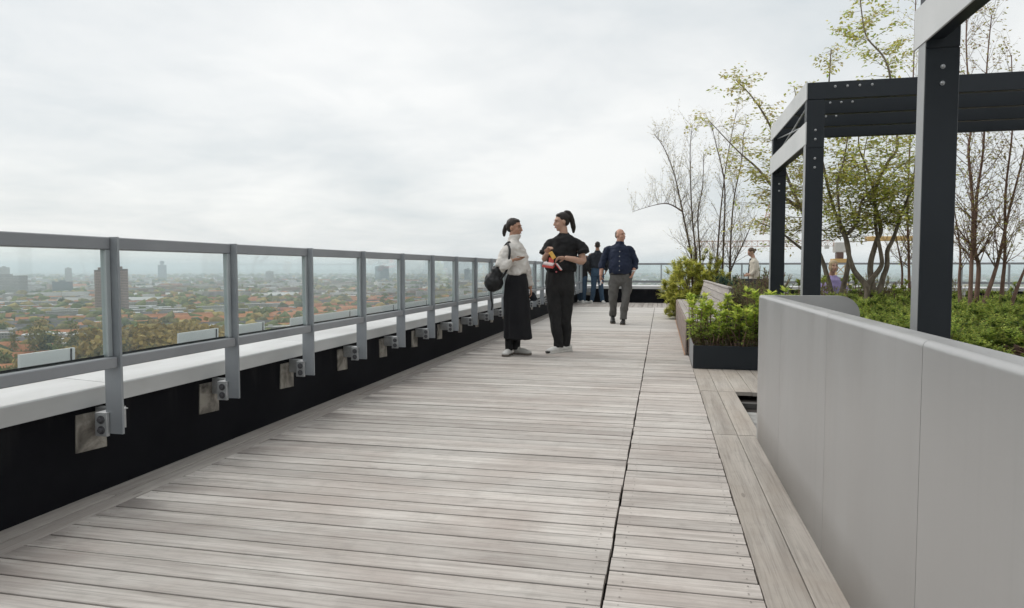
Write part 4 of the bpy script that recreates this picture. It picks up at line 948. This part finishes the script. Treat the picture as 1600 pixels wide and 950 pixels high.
def blob(name, mb, mat, parent, voxel=.008, wr=None, smooth=2, seed=0.0):
    """one continuous surface grown around overlapping shapes"""
    src = link('tmp', mb.mesh('tmp', mat)); md = src.modifiers.new('r', 'REMESH'); md.mode = 'VOXEL'; md.voxel_size = voxel; md.use_smooth_shade = True
    sm = src.modifiers.new('s', 'SMOOTH'); sm.factor = .5; sm.iterations = smooth
    dg = bpy.context.evaluated_depsgraph_get(); me = bpy.data.meshes.new_from_object(src.evaluated_get(dg)); bpy.data.objects.remove(src); me.name = name
    if wr:
        n = len(me.vertices); co = np.empty(n*3); me.vertices.foreach_get('co', co); co = co.reshape(-1, 3); no = np.empty(n*3); me.vertices.foreach_get('normal', no); no = no.reshape(-1, 3)
        amp, sx, sz = wr
        d = np.array([mnoise.noise(Vector((p[0]*sx+seed, p[1]*sx, p[2]*sz)))+.5*mnoise.noise(Vector((p[0]*sx*2.3, p[1]*sx*2.3+seed, p[2]*sz*2.1))) for p in co])
        co = co+no*(amp*d)[:, None]; me.vertices.foreach_set('co', co.ravel()); me.update()
    me.materials.clear(); me.materials.append(mat)
    for p in me.polygons: p.use_smooth = True
    return link(name, me, parent)
def rings(mb, rows, ang=0.0, n=20):
    """rows of (cx, cy, z, half_x, half_y) stacked into a closed body"""
    vs = []; c, s = math.cos(ang), math.sin(ang)
    for cx, cy, z, hx, hy in rows:
        for k in range(n):
            q = 2*math.pi*k/n; x, y = hx*math.cos(q), hy*math.sin(q); vs.append((cx+x*c-y*s, cy+x*s+y*c, z))
    m = len(rows); F = [(i*n+k, i*n+(k+1) % n, (i+1)*n+(k+1) % n, (i+1)*n+k) for i in range(m-1) for k in range(n)]
    return mb.add(vs, F+[tuple(range(n-1, -1, -1)), tuple(range((m-1)*n, m*n))], True)
def frame(f, tilt=0.0):
    f = Vector(f).normalized(); u = Vector((0, 0, 1)); r = f.cross(u).normalized()
    f2 = (f*math.cos(tilt)+u*math.sin(tilt)); u2 = r.cross(f2); return Matrix((r, f2, u2)).transposed()
def head_skin(mb, c, f, s=1.0, tilt=0.0):
    B = frame(f, tilt); c = Vector(c); L = lambda a, b, d: c+B @ (Vector((a, b, d))*s)
    E = lambda p, r: mb.ell(L(*p), tuple(x*s for x in r), 16, 12, B)
    E((0, -.010, .030), (.073, .092, .092)); E((0, .022, -.030), (.060, .070, .078)); E((0, .062, -.088), (.024, .024, .022)); E((0, .030, -.065), (.050, .055, .040))
    E((0, .066, .040), (.052, .022, .020)); E((.040, .060, -.020), (.020, .022, .024)); E((-.040, .060, -.020), (.020, .022, .024))
    mb.tube([L(0, .082, .030), L(0, .098, .005), L(0, .112, -.020), L(0, .094, -.034)], [.008*s, .011*s, .015*s, .009*s], 8)
    E((0, .090, -.054), (.024, .010, .010)); E((.075, -.006, -.004), (.010, .020, .032)); E((-.075, -.006, -.004), (.010, .020, .032))
    return B, L
def face_bits(parent, L, B, s, brow=None):
    for sx in (-1, 1):
        MB().ell(L(.032*sx, .0865, .020), (.0105*s, .006*s, .0050*s), 8, 6, B).build('eye', f_eye, parent)
        MB().tube([L(.014*sx, .092, .040), L(.034*sx, .088, .046), L(.052*sx, .074, .040)], .0026*s, 6).build('eyebrow', brow or m_hair, parent)
    MB().ell(L(0, .0985, -.056), (.023*s, .006*s, .0085*s), 10, 6, B).build('lips', f_lips, parent)
def hand(mb, w, d, n, side, curl=.6, s=1.0):
    """w wrist, d pointing direction, n palm normal, side +1/-1 for thumb"""
    w = Vector(w); d = Vector(d).normalized(); n = Vector(n); n = (n-d*n.dot(d)).normalized(); t = d.cross(n)*side
    pc = w+d*.045*s; B = Matrix((t, d, n)).transposed(); mb.ell(pc, (.040*s, .052*s, .017*s), 12, 8, B)
    for i, (o, L) in enumerate(((.028, .072), (.010, .080), (-.009, .074), (-.026, .058))):
        p = w+d*.082*s+t*o*s; pts = [w+d*.05*s+t*o*s*.8, p]; a = curl*.35
        for k in range(3):
            a += curl*.45; p = p+(d*math.cos(a)+n*math.sin(a))*(L*s/3); pts.append(p)
        mb.tube(pts, [.0095*s, .0095*s, .009*s, .0085*s, .0065*s], 8)
    b = w+d*.02*s+t*.028*s; mb.tube([b, b+(t*.8+d*.5+n*.2).normalized()*.035*s, b+(t*.55+d*.8+n*.4).normalized()*.072*s], [.013*s, .011*s, .008*s], 8)
def shoe(parent, heel, d, L, mu, ms, pitch=0.0, name='shoe', w_=1.0, hi=0.0):
    d = Vector(d).normalized(); up = Vector((0, 0, 1)); B = frame(d, pitch); heel = Vector(heel); P_ = lambda f, h, x=0: heel+B @ Vector((x, f*L, h))
    mb = MB()
    mb.ell(P_(.20, .052), (.036*w_, .062, .045), 14, 10, B); mb.ell(P_(.50, .046), (.042*w_, .085, .036), 14, 10, B); mb.ell(P_(.76, .036), (.045*w_, .062, .028), 14, 10, B); mb.tube([P_(.22, .05), P_(.20, .10+hi)], [(.036, .045), (.036, .044)], 12)
    o = blob(name, mb, mu, parent, .007)
    out = []
    for f, x in ((-.03, 0), (0, .026), (.15, .036), (.4, .036), (.62, .046), (.82, .046), (.95, .032), (1.0, 0)): out.append((f, x*w_))
    loop = [(f, x) for f, x in out]+[(f, -x) for f, x in out[-2:0:-1]]; n = len(loop); vs = [P_(f, .0015, x) for f, x in loop]+[P_(f, .024, x) for f, x in loop]
    sm = MB().add(vs, [tuple(range(n))[::-1], tuple(range(n, 2*n))]+[(k, (k+1) % n, n+(k+1) % n, n+k) for k in range(n)]); so = sm.build('sole', ms, o); fix_normals(so.data); return o
def T(mb, pts, rad, n=14): return mb.tube([Vector(p) for p in catmull([Vector(q) for q in pts], 4)], [rad[0]+(rad[-1]-rad[0])*0 if False else np.interp(i/(4*(len(pts)-1)), np.linspace(0, 1, len(rad)), rad) for i in range(4*(len(pts)-1)+1)], n)
def person(loc, label, group=None): return empty('person', loc, 0, label, 'person', group)

# --- woman in cream jumper and long black skirt, in profile to the right
p = person((-1.72, 8.05, 0), 'woman in cream turtleneck jumper and long black skirt carrying black shoulder bag')
mb = MB(); B, L = head_skin(mb, (-.012, 0, 1.530), (1, -.22, 0), .90, R(-7))
T(mb, [(-.035, 0, 1.30), (-.03, 0, 1.40), (-.02, 0, 1.47)], [.055, .05, .052]); rings(mb, [(.01, 0, .80, .07, .10), (.01, 0, .95, .075, .11), (0, 0, 1.15, .09, .13), (-.01, 0, 1.30, .07, .14), (-.02, 0, 1.36, .05, .07)])
T(mb, [(-.05, -.14, 1.28), (-.115, -.248, 1.06), (.02, -.250, 1.150)], [.036, .034, .026]); hand(mb, (.022, -.250, 1.150), (1, .05, .06), (0, .25, 1), -1, .35, .92)
T(mb, [(0, .16, 1.30), (.085, .20, 1.03), (.150, .19, .80)], [.042, .036, .025]); hand(mb, (.150, .19, .80), (.15, -.05, -1), (-1, -.2, 0), 1, .8, .9)
T(mb, [(-.01, -.05, .85), (-.05, -.06, .45), (-.070, -.045, .08)], [.06, .05, .040]); T(mb, [(.01, .05, .85), (.01, .06, .45), (-.004, .055, .08)], [.06, .05, .040])
blob('body', mb, sk_tan, p, .0065); face_bits(p, L, B, .90)
mb = MB(); T(mb, [(-.06, -.06, .45), (-.070, -.045, .06)], [.062, .047]); o = blob('stocking', mb, f_black, p, .008); mb = MB(); T(mb, [(.01, .06, .45), (-.004, .055, .06)], [.062, .047]); blob('stocking', mb, f_black, p, .008)
mb = MB(); rings(mb, [(.016, 0, .975, .112, .165), (.022, 0, 1.00, .124, .175), (.012, 0, 1.09, .136, .182), (.002, 0, 1.20, .130, .178), (-.012, 0, 1.29, .112, .180), (-.018, 0, 1.335, .098, .158), (-.022, 0, 1.365, .080, .105), (-.021, 0, 1.385, .068, .068), (-.016, 0, 1.42, .067, .067), (-.008, 0, 1.448, .064, .064)])
T(mb, [(-.03, -.10, 1.315), (-.065, -.175, 1.26), (-.10, -.225, 1.16), (-.118, -.250, 1.06)], [.045, .066, .068, .068]); T(mb, [(-.118, -.250, 1.06), (-.06, -.262, 1.085), (.015, -.250, 1.145)], [.068, .056, .038]); T(mb, [(0, .10, 1.315), (.03, .17, 1.25), (.08, .20, 1.05), (.143, .19, .83)], [.045, .066, .062, .042])
blob('jumper', mb, f_cream, p, .009, (.019, 11, 15), 2, 3.1)
mb = MB(); rings(mb, [(.012, 0, .985, .108, .155), (.010, 0, .90, .132, .172), (.008, 0, .70, .152, .185), (.016, 0, .45, .162, .192), (.028, 0, .203, .178, .205)]); blob('skirt', mb, f_skirt, p, .010, (.020, 9, 1.0), 2, 7.7)
mb = MB(); mb.ell(L(0, -.030, .050), (.074, .086, .078), 18, 12, B); mb.ell(L(0, -.058, .010), (.066, .056, .066), 16, 10, B); mb.ell(L(.0, .012, .094), (.056, .052, .030), 14, 10, B)
T(mb, [L(0, -.105, .03), L(0, -.130, .01), L(0, -.145, -.06), L(0, -.140, -.125)], [.020, .026, .028, .010]); blob('hair', mb, m_hair, p, .006, (.004, 30, 8))
shoe(p, (-.060, .03, 0), (-.14, -1, 0), .245, f_white, f_sole); shoe(p, (-.035, .075, 0), (1, -.35, 0), .245, f_greysu, f_sole)
# her shoulder bag, the small thing in the right hand and the dark one in the left
bg_ = empty('shoulder_bag', (-1.97, 7.90, .92), 0, 'black nylon shoulder bag hanging behind woman in cream jumper', 'bag')
mb = MB(); mb.ell((.015, 0, -.03), (.115, .085, .125), 18, 12); mb.ell((.06, .01, .06), (.075, .075, .11), 16, 10); blob('pouch', mb, f_bag, bg_, .009, (.016, 12, 12), 2, 1.0)
MB().tube([Vector(q) for q in catmull([Vector(v) for v in ((.07, .0, .14), (.10, -.02, .26), (.145, -.045, .36), (.19, -.03, .425), (.215, .02, .440), (.20, .10, .42))], 5)], [(.013, .004)]*26, 8).build('strap', f_bag, bg_)
MB().tube([Vector(q) for q in catmull([Vector(v) for v in ((.19, -.03, .425), (.235, -.105, .35), (.235, -.135, .25), (.20, -.12, .10), (.10, -.05, -.02))], 5)], [(.013, .004)]*21, 8).build('strap', f_bag, bg_)
MB().tube([Vector(q) for q in catmull([Vector(v) for v in ((-.01, -.03, -.13), (-.005, -.04, -.22), (.008, -.04, -.30), (.0, -.04, -.37))], 5)], [(.010, .004)]*16, 8).build('loose_strap', f_bag, bg_)
tag(MB().box(-.008, .072, -.030, .030, -.006, .006, .003).build('pastry', pm('brown_crust', (.16, .075, .035), (.24, .12, .06), 40, rough=.8), None, (-1.632, 7.785, 1.182), (0, R(6), 0)), 'small brown snack in hand of woman in cream jumper', 'snack')
mb = MB(); mb.ell((0, 0, 0), (.045, .025, .055), 12, 8); mb.ell((.02, 0, -.03), (.035, .022, .035), 12, 8); o = blob('glove', mb, f_dknavy, None, .007, (.01, 20, 20)); o.location = (-1.545, 8.23, .705); tag(o, 'dark glove held low beside the black skirt', 'glove')

# --- woman in black shirt and trousers, facing us, head turned to the left
p = person((-1.20, 8.45, 0), 'tall woman with high ponytail in black shirt and wide black trousers')
mb = MB(); B, L = head_skin(mb, (-.022, 0, 1.618), (-.90, -.50, 0), .93, R(-9))
T(mb, [(.01, .01, 1.40), (.005, .005, 1.50), (-.005, 0, 1.56)], [.06, .052, .052]); rings(mb, [(-.035, 0, .84, .12, .07), (-.03, 0, 1.0, .13, .08), (-.01, 0, 1.2, .15, .09), (.01, 0, 1.36, .155, .085), (.01, 0, 1.43, .10, .07)])
T(mb, [(-.14, 0, 1.38), (-.225, -.05, 1.165), (-.165, -.215, 1.235)], [.046, .040, .026]); hand(mb, (-.165, -.215, 1.235), (.35, -.35, .75), (.6, -.6, -.3), -1, 1.1, .95)
T(mb, [(.17, 0, 1.37), (.255, -.05, 1.145), (.16, -.17, 1.155), (.060, -.245, 1.175)], [.046, .043, .038, .026]); hand(mb, (.060, -.245, 1.175), (-1, -.12, -.02), (0, -.5, -1), -1, .75, .95)
T(mb, [(-.11, 0, .88), (-.095, -.03, .48), (-.045, -.05, .07)], [.06, .05, .040]); T(mb, [(.04, 0, .88), (.025, .05, .48), (.035, .085, .07)], [.06, .05, .040])
blob('body', mb, sk_fair, p, .0065); face_bits(p, L, B, .93)
mb = MB(); rings(mb, [(-.032, 0, 1.012, .190, .130), (-.030, 0, 1.05, .196, .136), (-.022, 0, 1.16, .184, .128), (-.004, 0, 1.28, .182, .124), (.012, 0, 1.36, .184, .112), (.018, 0, 1.405, .165, .095), (.012, 0, 1.445, .105, .075), (.008, .002, 1.475, .066, .064), (.006, .002, 1.492, .062, .060)])
T(mb, [(-.09, 0, 1.385), (-.155, -.01, 1.345), (-.20, -.03, 1.28), (-.222, -.045, 1.225)], [.045, .062, .068, .070]); T(mb, [(.12, 0, 1.385), (.19, -.01, 1.345), (.236, -.03, 1.29), (.258, -.045, 1.245)], [.045, .062, .068, .070])
blob('shirt', mb, f_black, p, .009, (.018, 10, 11), 3, 5.5)
for c, d in (((-.221, -.044, 1.232), (-.03, -.02, -.085)), ((.257, -.044, 1.250), (.03, -.02, -.085))):
    c = Vector(c); d = Vector(d).normalized(); MB().tube([c-d*.02, c+d*.018], [.074, .073], 16).build('rolled_cuff', f_black, p)
mb = MB(); rings(mb, [(-.035, 0, 1.03, .172, .108), (-.036, 0, .98, .178, .114), (-.038, 0, .87, .188, .122), (-.037, 0, .80, .184, .112), (-.036, 0, .74, .15, .075)])
T(mb, [(-.120, -.003, .88), (-.118, -.008, .76), (-.103, -.03, .50), (-.060, -.05, .24), (-.045, -.055, .062)], [.092, .104, .080, .066, .062]); T(mb, [(.050, .003, .88), (.048, .008, .76), (.030, .05, .50), (.030, .075, .24), (.030, .085, .068)], [.092, .104, .078, .064, .060])
blob('trousers', mb, f_jean_b, p, .009, (.016, 11, 5), 4, 2.2)
MB().ell((-.065, -.128, 1.005), (.012, .006, .012), 10, 6).build('belt_button', pm('pink_enamel', (.6, .12, .16), (.7, .2, .22), 30, rough=.4), p)
mb = MB(); mb.ell(L(0, -.028, .052), (.075, .088, .078), 18, 12, B); mb.ell(L(0, -.055, .005), (.066, .052, .060), 16, 10, B); mb.ell(L(0, .012, .096), (.056, .048, .028), 14, 10, B); mb.ell(L(0, -.085, .118), (.030, .032, .030), 12, 8, B)
T(mb, [L(0, -.085, .118), L(0, -.125, .105), L(.0, -.150, .02), L(0, -.160, -.09), L(0, -.150, -.17)], [.024, .030, .034, .031, .010]); blob('hair', mb, m_hair, p, .006, (.005, 30, 6))
MB().tube([L(.078, -.004, -.03), L(.080, -.004, -.06)], .006, 6).build('earring', f_white, p)
shoe(p, (-.010, -.005, 0), (-.62, -.78, 0), .255, f_white, f_white_sole); o = shoe(p, (.095, .13, 0), (-.75, -.66, 0), .255, f_white, f_white_sole)
for h_, d_ in (((-.010, -.005, 0), (-.62, -.78, 0)), ((.095, .13, 0), (-.75, -.66, 0))):
    d_ = Vector(d_).normalized(); Bs = frame(d_); h_ = Vector(h_)
    MB().add([h_+Bs @ Vector(v) for v in ((.0455, .09, .045), (.0475, .15, .030), (.046, .20, .055), (.047, .152, .042))], [(0, 1, 2, 3)]).build('dark_side_flash', f_blkleather, p)
    MB().ell(h_+Bs @ Vector((0, .235, .020)), (.040, .030, .018), 12, 8, Bs).build('dark_toe_cap', f_blkleather, p)
# the red box of snacks she holds
m_red = pm('red_card', (.62, .075, .065), (.72, .12, .10), 20, rough=.55); m_pink = pm('pale_pink_card', (.68, .60, .60), (.76, .68, .68), 20, rough=.55); m_yel = pm('yellow_card', (.78, .42, .06), (.85, .55, .16), 20, rough=.5)
bx_ = empty('snack_box', (-1.285, 8.175, 1.095), 0, 'open red cardboard box held by the woman in black', 'box')
o = MB().box(-.12, .015, -.05, .055, -.040, -.012, .002).build('base', m_red, bx_); o.rotation_euler = (R(12), R(8), 0)
o = MB().box(-.115, .010, -.046, .050, -.0115, .010, .002).build('white_tray', m_pink, bx_); o.rotation_euler = (R(12), R(8), 0)
o = MB().box(-.004, .004, -.05, .055, -.075, .035, .002).build('flap', m_red, bx_, (.055, -.005, -.015), (0, R(-38), 0))
o = MB().box(.0045, .012, -.046, .050, -.070, .030, .002).build('flap_lining', m_pink, bx_, (.058, -.005, -.015), (0, R(-38), 0))
o = MB().box(-.03, .03, -.004, .004, -.01, .055, .002).build('back_flap', m_red, bx_, (-.03, .055, .03), (R(-14), 0, 0))
yc = MB().box(-.024, .024, -.010, .010, -.048, .048, .004).build('snack_packet', m_yel, None, (-1.292, 8.175, 1.205), (R(10), R(-32), 0)); tag(yc, 'yellow packet pinched between hands of the woman in black', 'packet')

# --- man in navy shirt walking towards us
p = person((-.80, 13.05, 0), 'man in navy shirt and grey trousers walking towards the camera')
mb = MB(); B, L = head_skin(mb, (.030, 0, 1.660), (.80, -.62, 0), 1.04)
T(mb, [(.02, .02, 1.44), (.025, .01, 1.54), (.028, 0, 1.60)], [.075, .066, .064]); rings(mb, [(.045, 0, .84, .16, .10), (.045, 0, 1.0, .17, .12), (.02, 0, 1.2, .19, .12), (.005, 0, 1.38, .15, .09), (.01, 0, 1.47, .08, .06)])
T(mb, [(-.17, 0, 1.38), (-.293, .01, 1.14), (-.325, -.07, .91)], [.04, .044, .032]); hand(mb, (-.325, -.07, .91), (.0, -.15, -1), (.9, -.3, 0), -1, .5, 1.08)
T(mb, [(.18, 0, 1.38), (.312, .05, 1.20), (.285, -.05, .985)], [.04, .044, .032]); hand(mb, (.285, -.05, .985), (-.35, -.25, -1), (-.9, .2, 0), 1, .5, 1.05)
T(mb, [(-.055, 0, .90), (-.080, -.005, .72), (-.098, -.02, .47), (-.105, .09, .22), (-.112, .135, .14)], [.06, .06, .045, .04, .04]); T(mb, [(.145, 0, .90), (.160, -.015, .72), (.145, -.085, .47), (.112, -.11, .20), (.106, -.12, .10)], [.06, .06, .045, .04, .04])
blob('body', mb, sk_pink, p, .008); face_bits(p, L, B, 1.04, m_hair_g)
mb = MB(); rings(mb, [(.045, 0, .935, .202, .150), (.045, -.01, .98, .216, .172), (.036, -.015, 1.10, .222, .185), (.018, -.005, 1.25, .212, .160), (.008, 0, 1.37, .208, .135), (.006, 0, 1.435, .195, .115), (.010, 0, 1.475, .135, .088), (.020, .005, 1.51, .080, .076), (.022, .005, 1.535, .076, .072)])
T(mb, [(-.14, 0, 1.43), (-.205, 0, 1.395), (-.268, .005, 1.25), (-.312, -.005, 1.08), (-.318, -.03, 1.03)], [.05, .070, .072, .062, .056]); T(mb, [(.145, 0, 1.43), (.21, .005, 1.395), (.275, .03, 1.27), (.315, .04, 1.15), (.300, -.005, 1.04)], [.05, .070, .072, .062, .056])
blob('shirt', mb, f_navy, p, .010, (.019, 9, 11), 3, 4.4)
for z in (1.44, 1.36, 1.27, 1.18, 1.09, 1.01):
    yb_ = -np.interp(z, [.98, 1.10, 1.25, 1.37, 1.45], [.183, .201, .166, .136, .105]); MB().ell((.03, yb_-.006, z), (.0075, .005, .0075), 8, 6).build('button', f_white, p)
mb = MB(); rings(mb, [(.045, 0, .962, .200, .146), (.045, 0, .925, .206, .150), (.046, 0, .86, .216, .152), (.046, 0, .79, .205, .135), (.046, 0, .72, .16, .09)])
T(mb, [(-.065, .0, .88), (-.080, -.005, .72), (-.098, -.02, .47), (-.105, .09, .22), (-.112, .135, .135)], [.10, .106, .078, .066, .066]); T(mb, [(.150, .0, .88), (.160, -.015, .72), (.145, -.085, .47), (.112, -.11, .20), (.106, -.12, .085)], [.10, .106, .078, .066, .066])
blob('trousers', mb, f_grey, p, .010, (.020, 10, 7), 4, 8.8)
rb_ = MB(); rings(rb_, [(.045, -.002, .925, .211, .156), (.045, -.002, .952, .210, .156)], 0, 28); rb_.build('belt', f_blkleather, p)
mb = MB(); mb.ell(L(0, -.040, .038), (.076, .068, .066), 18, 12, B); mb.ell(L(0, -.060, .0), (.070, .042, .055), 16, 10, B); blob('hair', mb, m_hair_g, p, .007, (.003, 40, 40))
mb = MB(); rings(mb, [(.022, .004, 1.515, .084, .078), (.024, .002, 1.555, .074, .070)], 0, 18); mb.build('collar', f_navy, p)
shoe(p, (-.115, .17, .075), (.10, -1, 0), .275, f_blkleather, f_sole, R(-17), 'shoe', 1.1); shoe(p, (.108, -.06, 0), (-.03, -1, 0), .275, f_blkleather, f_sole, 0, 'shoe', 1.1)
tag(MB().box(-.012, .012, -.02, .02, -.045, .045, .004).build('folded_paper', f_white, None, (-1.118, 12.93, .775), (R(10), R(15), 0)), 'small white folded paper in hand of the walking man', 'paper')
tag(MB().tube([(0, 0, 0), (0, -.005, -.022)], [.037, .036], 14).build('wrist_watch', f_white, None, (-.516, 13.005, 1.005)), 'pale wrist watch on the walking man\'s pocketed arm', 'watch')

# --- two people seen from behind at the far railing
def back_figure(loc, label, H, jacket, hem, trousers, hair, sk, ang, shoes=f_white, stance=.11, longc=False, group=None):
    p = person(loc, label, group); k = H/1.8; f = (math.sin(ang), math.cos(ang), 0)
    rot = lambda x, y, z: (x*math.cos(-ang)-y*math.sin(-ang), x*math.sin(-ang)+y*math.cos(-ang), z*k)
    mb = MB(); B, L = head_skin(mb, rot(0, .01, 1.685), f, k)
    T(mb, [rot(0, 0, 1.46), rot(0, 0, 1.6)], [.066, .06]); rings(mb, [(0, 0, .8*k, .17, .11), (0, 0, 1.1*k, .16, .11), (0, 0, 1.4*k, .19, .10), (0, 0, 1.5*k, .09, .07)], -ang)
    for s in (-1, 1):
        T(mb, [rot(.20*s, 0, 1.44), rot(.285*s, -.02, 1.17), rot(.26*s, .09, .94)], [.052, .044, .03]); hand(mb, rot(.26*s, .09, .94), rot(-.2*s, .5, -.8), rot(-s, 0, 0), s, .7, 1.0)
        T(mb, [rot(.095*s, 0, .82), rot(.105*s, .0, .47), rot(stance*s, -.02*s, .08)], [.075, .055, .045])
    blob('body', mb, sk, p, .010); face_bits(p, L, B, k)
    mb = MB(); rings(mb, [(0, 0, hem*k, .195, .135), (0, 0, (hem+.08)*k, .205, .145), (0, 0, 1.2*k, .215, .14), (0, 0, 1.36*k, .225, .125), (0, 0, 1.45*k, .19, .105), (0, 0, 1.50*k, .10, .08), (0, 0, 1.55*k, .075, .072)], -ang)
    for s in (-1, 1): T(mb, [rot(.12*s, 0, 1.44), rot(.20*s, 0, 1.39), rot(.262*s, -.01, 1.27), rot(.288*s, -.01, 1.13), rot(.263*s, .08, .975)], [.05, .072, .072, .066, .05])
    blob('jacket', mb, jacket, p, .012, (.014, 8, 7), 2, loc[0])
    mb = MB(); rings(mb, [(0, 0, 1.05*k, .175, .125), (0, 0, .9*k, .192, .135), (0, 0, .80*k, .188, .13)], -ang)
    for s in (-1, 1): T(mb, [rot(.10*s, 0, .83), rot(.108*s, 0, .48), rot((stance+.004)*s, -.02*s, .07)], [.105, .078, .062])
    blob('trousers', mb, trousers, p, .012, (.010, 9, 6), 2, 1.1)
    mb = MB(); mb.ell(L(0, -.022, .052), (.077, .088, .074), 16, 10, B); mb.ell(L(0, -.050, .0), (.070, .052, .055), 14, 10, B); blob('hair', mb, hair, p, .009, (.003, 40, 40))
    for s in (-1, 1): shoe(p, rot((stance+.005)*s, -.09-.02*s, 0), rot(.25*s, 1, 0), .28, shoes, f_white_sole, 0, 'shoe', 1.1)
    return p
back_figure((-1.865, 20.35, 0), 'man in dark navy jacket and jeans leaning at far railing, seen from behind', 1.83, f_dknavy, 1.03, f_denim, m_hair, sk_brown, R(-8), f_white, .15)
back_figure((-2.34, 20.45, 0), 'person in long black coat and jeans at far railing, half hidden', 1.74, f_black, .80, f_denim, m_hair, sk_brown, R(35), f_white, .09)
# --- woman in beige coat behind the birches, walking left with bowed head
p = person((2.30, 18.6, 0), 'woman in beige coat looking down beyond the twiggy shrubs')
mb = MB(); B, L = head_skin(mb, (-.045, 0, 1.455), (-1, -.15, 0), .92, R(-34))
T(mb, [(.02, 0, 1.24), (0, 0, 1.34), (-.02, 0, 1.40)], [.06, .052, .05]); rings(mb, [(.02, 0, .75, .10, .14), (.02, 0, 1.0, .09, .13), (.02, 0, 1.2, .09, .15), (.02, 0, 1.28, .06, .09)])
for s in (-1, 1):
    T(mb, [(.02, .16*s, 1.22), (.04, .2*s, .97), (-.10, .17*s, .88)], [.045, .04, .028]); hand(mb, (-.10, .17*s, .88), (-1, 0, -.2), (0, -s, 0), s, .8, .92); T(mb, [(.02, .08*s, .75), (.0, .08*s, .45), (.03+.1*s, .08*s, .07)], [.085, .06, .042])
blob('body', mb, sk_fair, p, .009); face_bits(p, L, B, .92)
mb = MB(); rings(mb, [(.03, 0, .55, .16, .20), (.03, 0, .9, .14, .185), (.03, 0, 1.1, .125, .18), (.025, 0, 1.22, .11, .175), (.02, 0, 1.27, .08, .12), (.01, 0, 1.32, .065, .07)])
for s in (-1, 1): T(mb, [(.02, .09*s, 1.235), (.025, .155*s, 1.19), (.04, .20*s, .99), (-.08, .175*s, .89)], [.045, .066, .062, .05])
blob('coat', mb, f_beige, p, .012, (.012, 8, 8), 2, 6.0)
mb = MB(); rings(mb, [(-.062, 0, .60, .07, .10), (-.062, 0, 1.05, .052, .08), (-.05, 0, 1.30, .035, .05)]); blob('dark_lapel', mb, f_dknavy, p, .012)
mb = MB(); mb.ell(L(0, -.028, .050), (.077, .088, .078), 16, 10, B); mb.ell(L(0, -.06, .0), (.068, .05, .06), 14, 10, B); mb.ell(L(0, -.13, .0), (.03, .035, .035), 12, 8, B); blob('hair', mb, m_hair_b, p, .008, (.004, 30, 30))
for s in (-1, 1):
    mb = MB(); T(mb, [(.02, .08*s, .60), (.0, .08*s, .45), (.03+.1*s, .08*s, .06)], [.09, .075, .06]); blob('trouser_leg', mb, f_black, p, .012); shoe(p, (.09+.1*s, .08*s, 0), (-1, -.05, 0), .25, f_white, f_white_sole)
# --- seated woman in lilac jumper
t = empty('garden_bench', (2.86, 12.75, 0), 0, 'low timber bench under the seated woman in lilac', 'bench')
for k in range(4): MB().box(-.9, .9, .0+k*.11, .10+k*.11, .40, .43, .003).build('seat_slat', m_bench, t)
for x in (-.8, .8):
    for y in (.02, .36): MB().box(x-.03, x+.03, y, y+.06, 0, .3995).build('leg', m_bench_side, t)
p = person((2.93, 12.75, 0), 'fair haired woman in lilac jumper seated between tree stems')
mb = MB(); B, L = head_skin(mb, (.015, .17, 1.075), (.10, -1, 0), .86)
T(mb, [(0, .22, .88), (.0, .20, .96), (.01, .18, 1.02)], [.055, .05, .05]); rings(mb, [(0, .22, .44, .15, .12), (0, .22, .62, .13, .10), (0, .21, .80, .15, .10), (0, .21, .88, .10, .08)])
for s in (-1, 1):
    T(mb, [(.15*s, .20, .85), (.20*s, .14, .62), (.09*s, -.08, .58)], [.043, .04, .027]); hand(mb, (.09*s, -.08, .58), (-.3*s, -1, -.1), (0, 0, -1), s, .6, .9); T(mb, [(.08*s, .20, .50), (.09*s, -.22, .50), (.09*s, -.22, .08)], [.085, .062, .042])
blob('body', mb, sk_fair, p, .008); face_bits(p, L, B, .86, m_hair_b)
mb = MB(); rings(mb, [(0, .22, .45, .165, .135), (0, .21, .60, .165, .135), (0, .20, .74, .17, .13), (0, .20, .84, .155, .105), (0, .20, .885, .09, .075), (0, .195, .92, .065, .06)])
for s in (-1, 1): T(mb, [(.09*s, .20, .85), (.15*s, .195, .80), (.20*s, .15, .64), (.11*s, -.05, .59)], [.045, .062, .062, .048])
blob('jumper', mb, f_lilac, p, .010, (.012, 8, 9), 2, 2.0)
mb = MB(); rings(mb, [(0, .22, .44, .17, .13), (0, .20, .55, .165, .12)])
for s in (-1, 1): T(mb, [(.08*s, .20, .51), (.09*s, -.20, .51), (.09*s, -.22, .30), (.09*s, -.21, .09)], [.10, .08, .07, .06])
blob('trousers', mb, f_jean_b, p, .011, (.008, 9, 9))
mb = MB(); mb.ell(L(0, -.026, .052), (.078, .088, .076), 16, 10, B); mb.ell(L(0, -.055, -.01), (.076, .05, .09), 14, 10, B); mb.ell(L(.055, .01, -.02), (.02, .045, .07), 10, 8, B); mb.ell(L(-.055, .01, -.02), (.02, .045, .07), 10, 8, B); blob('hair', mb, m_hair_l, p, .008, (.005, 30, 10))
for s in (-1, 1): shoe(p, (.09*s, -.16, 0), (0, -1, 0), .24, f_white, f_white_sole)
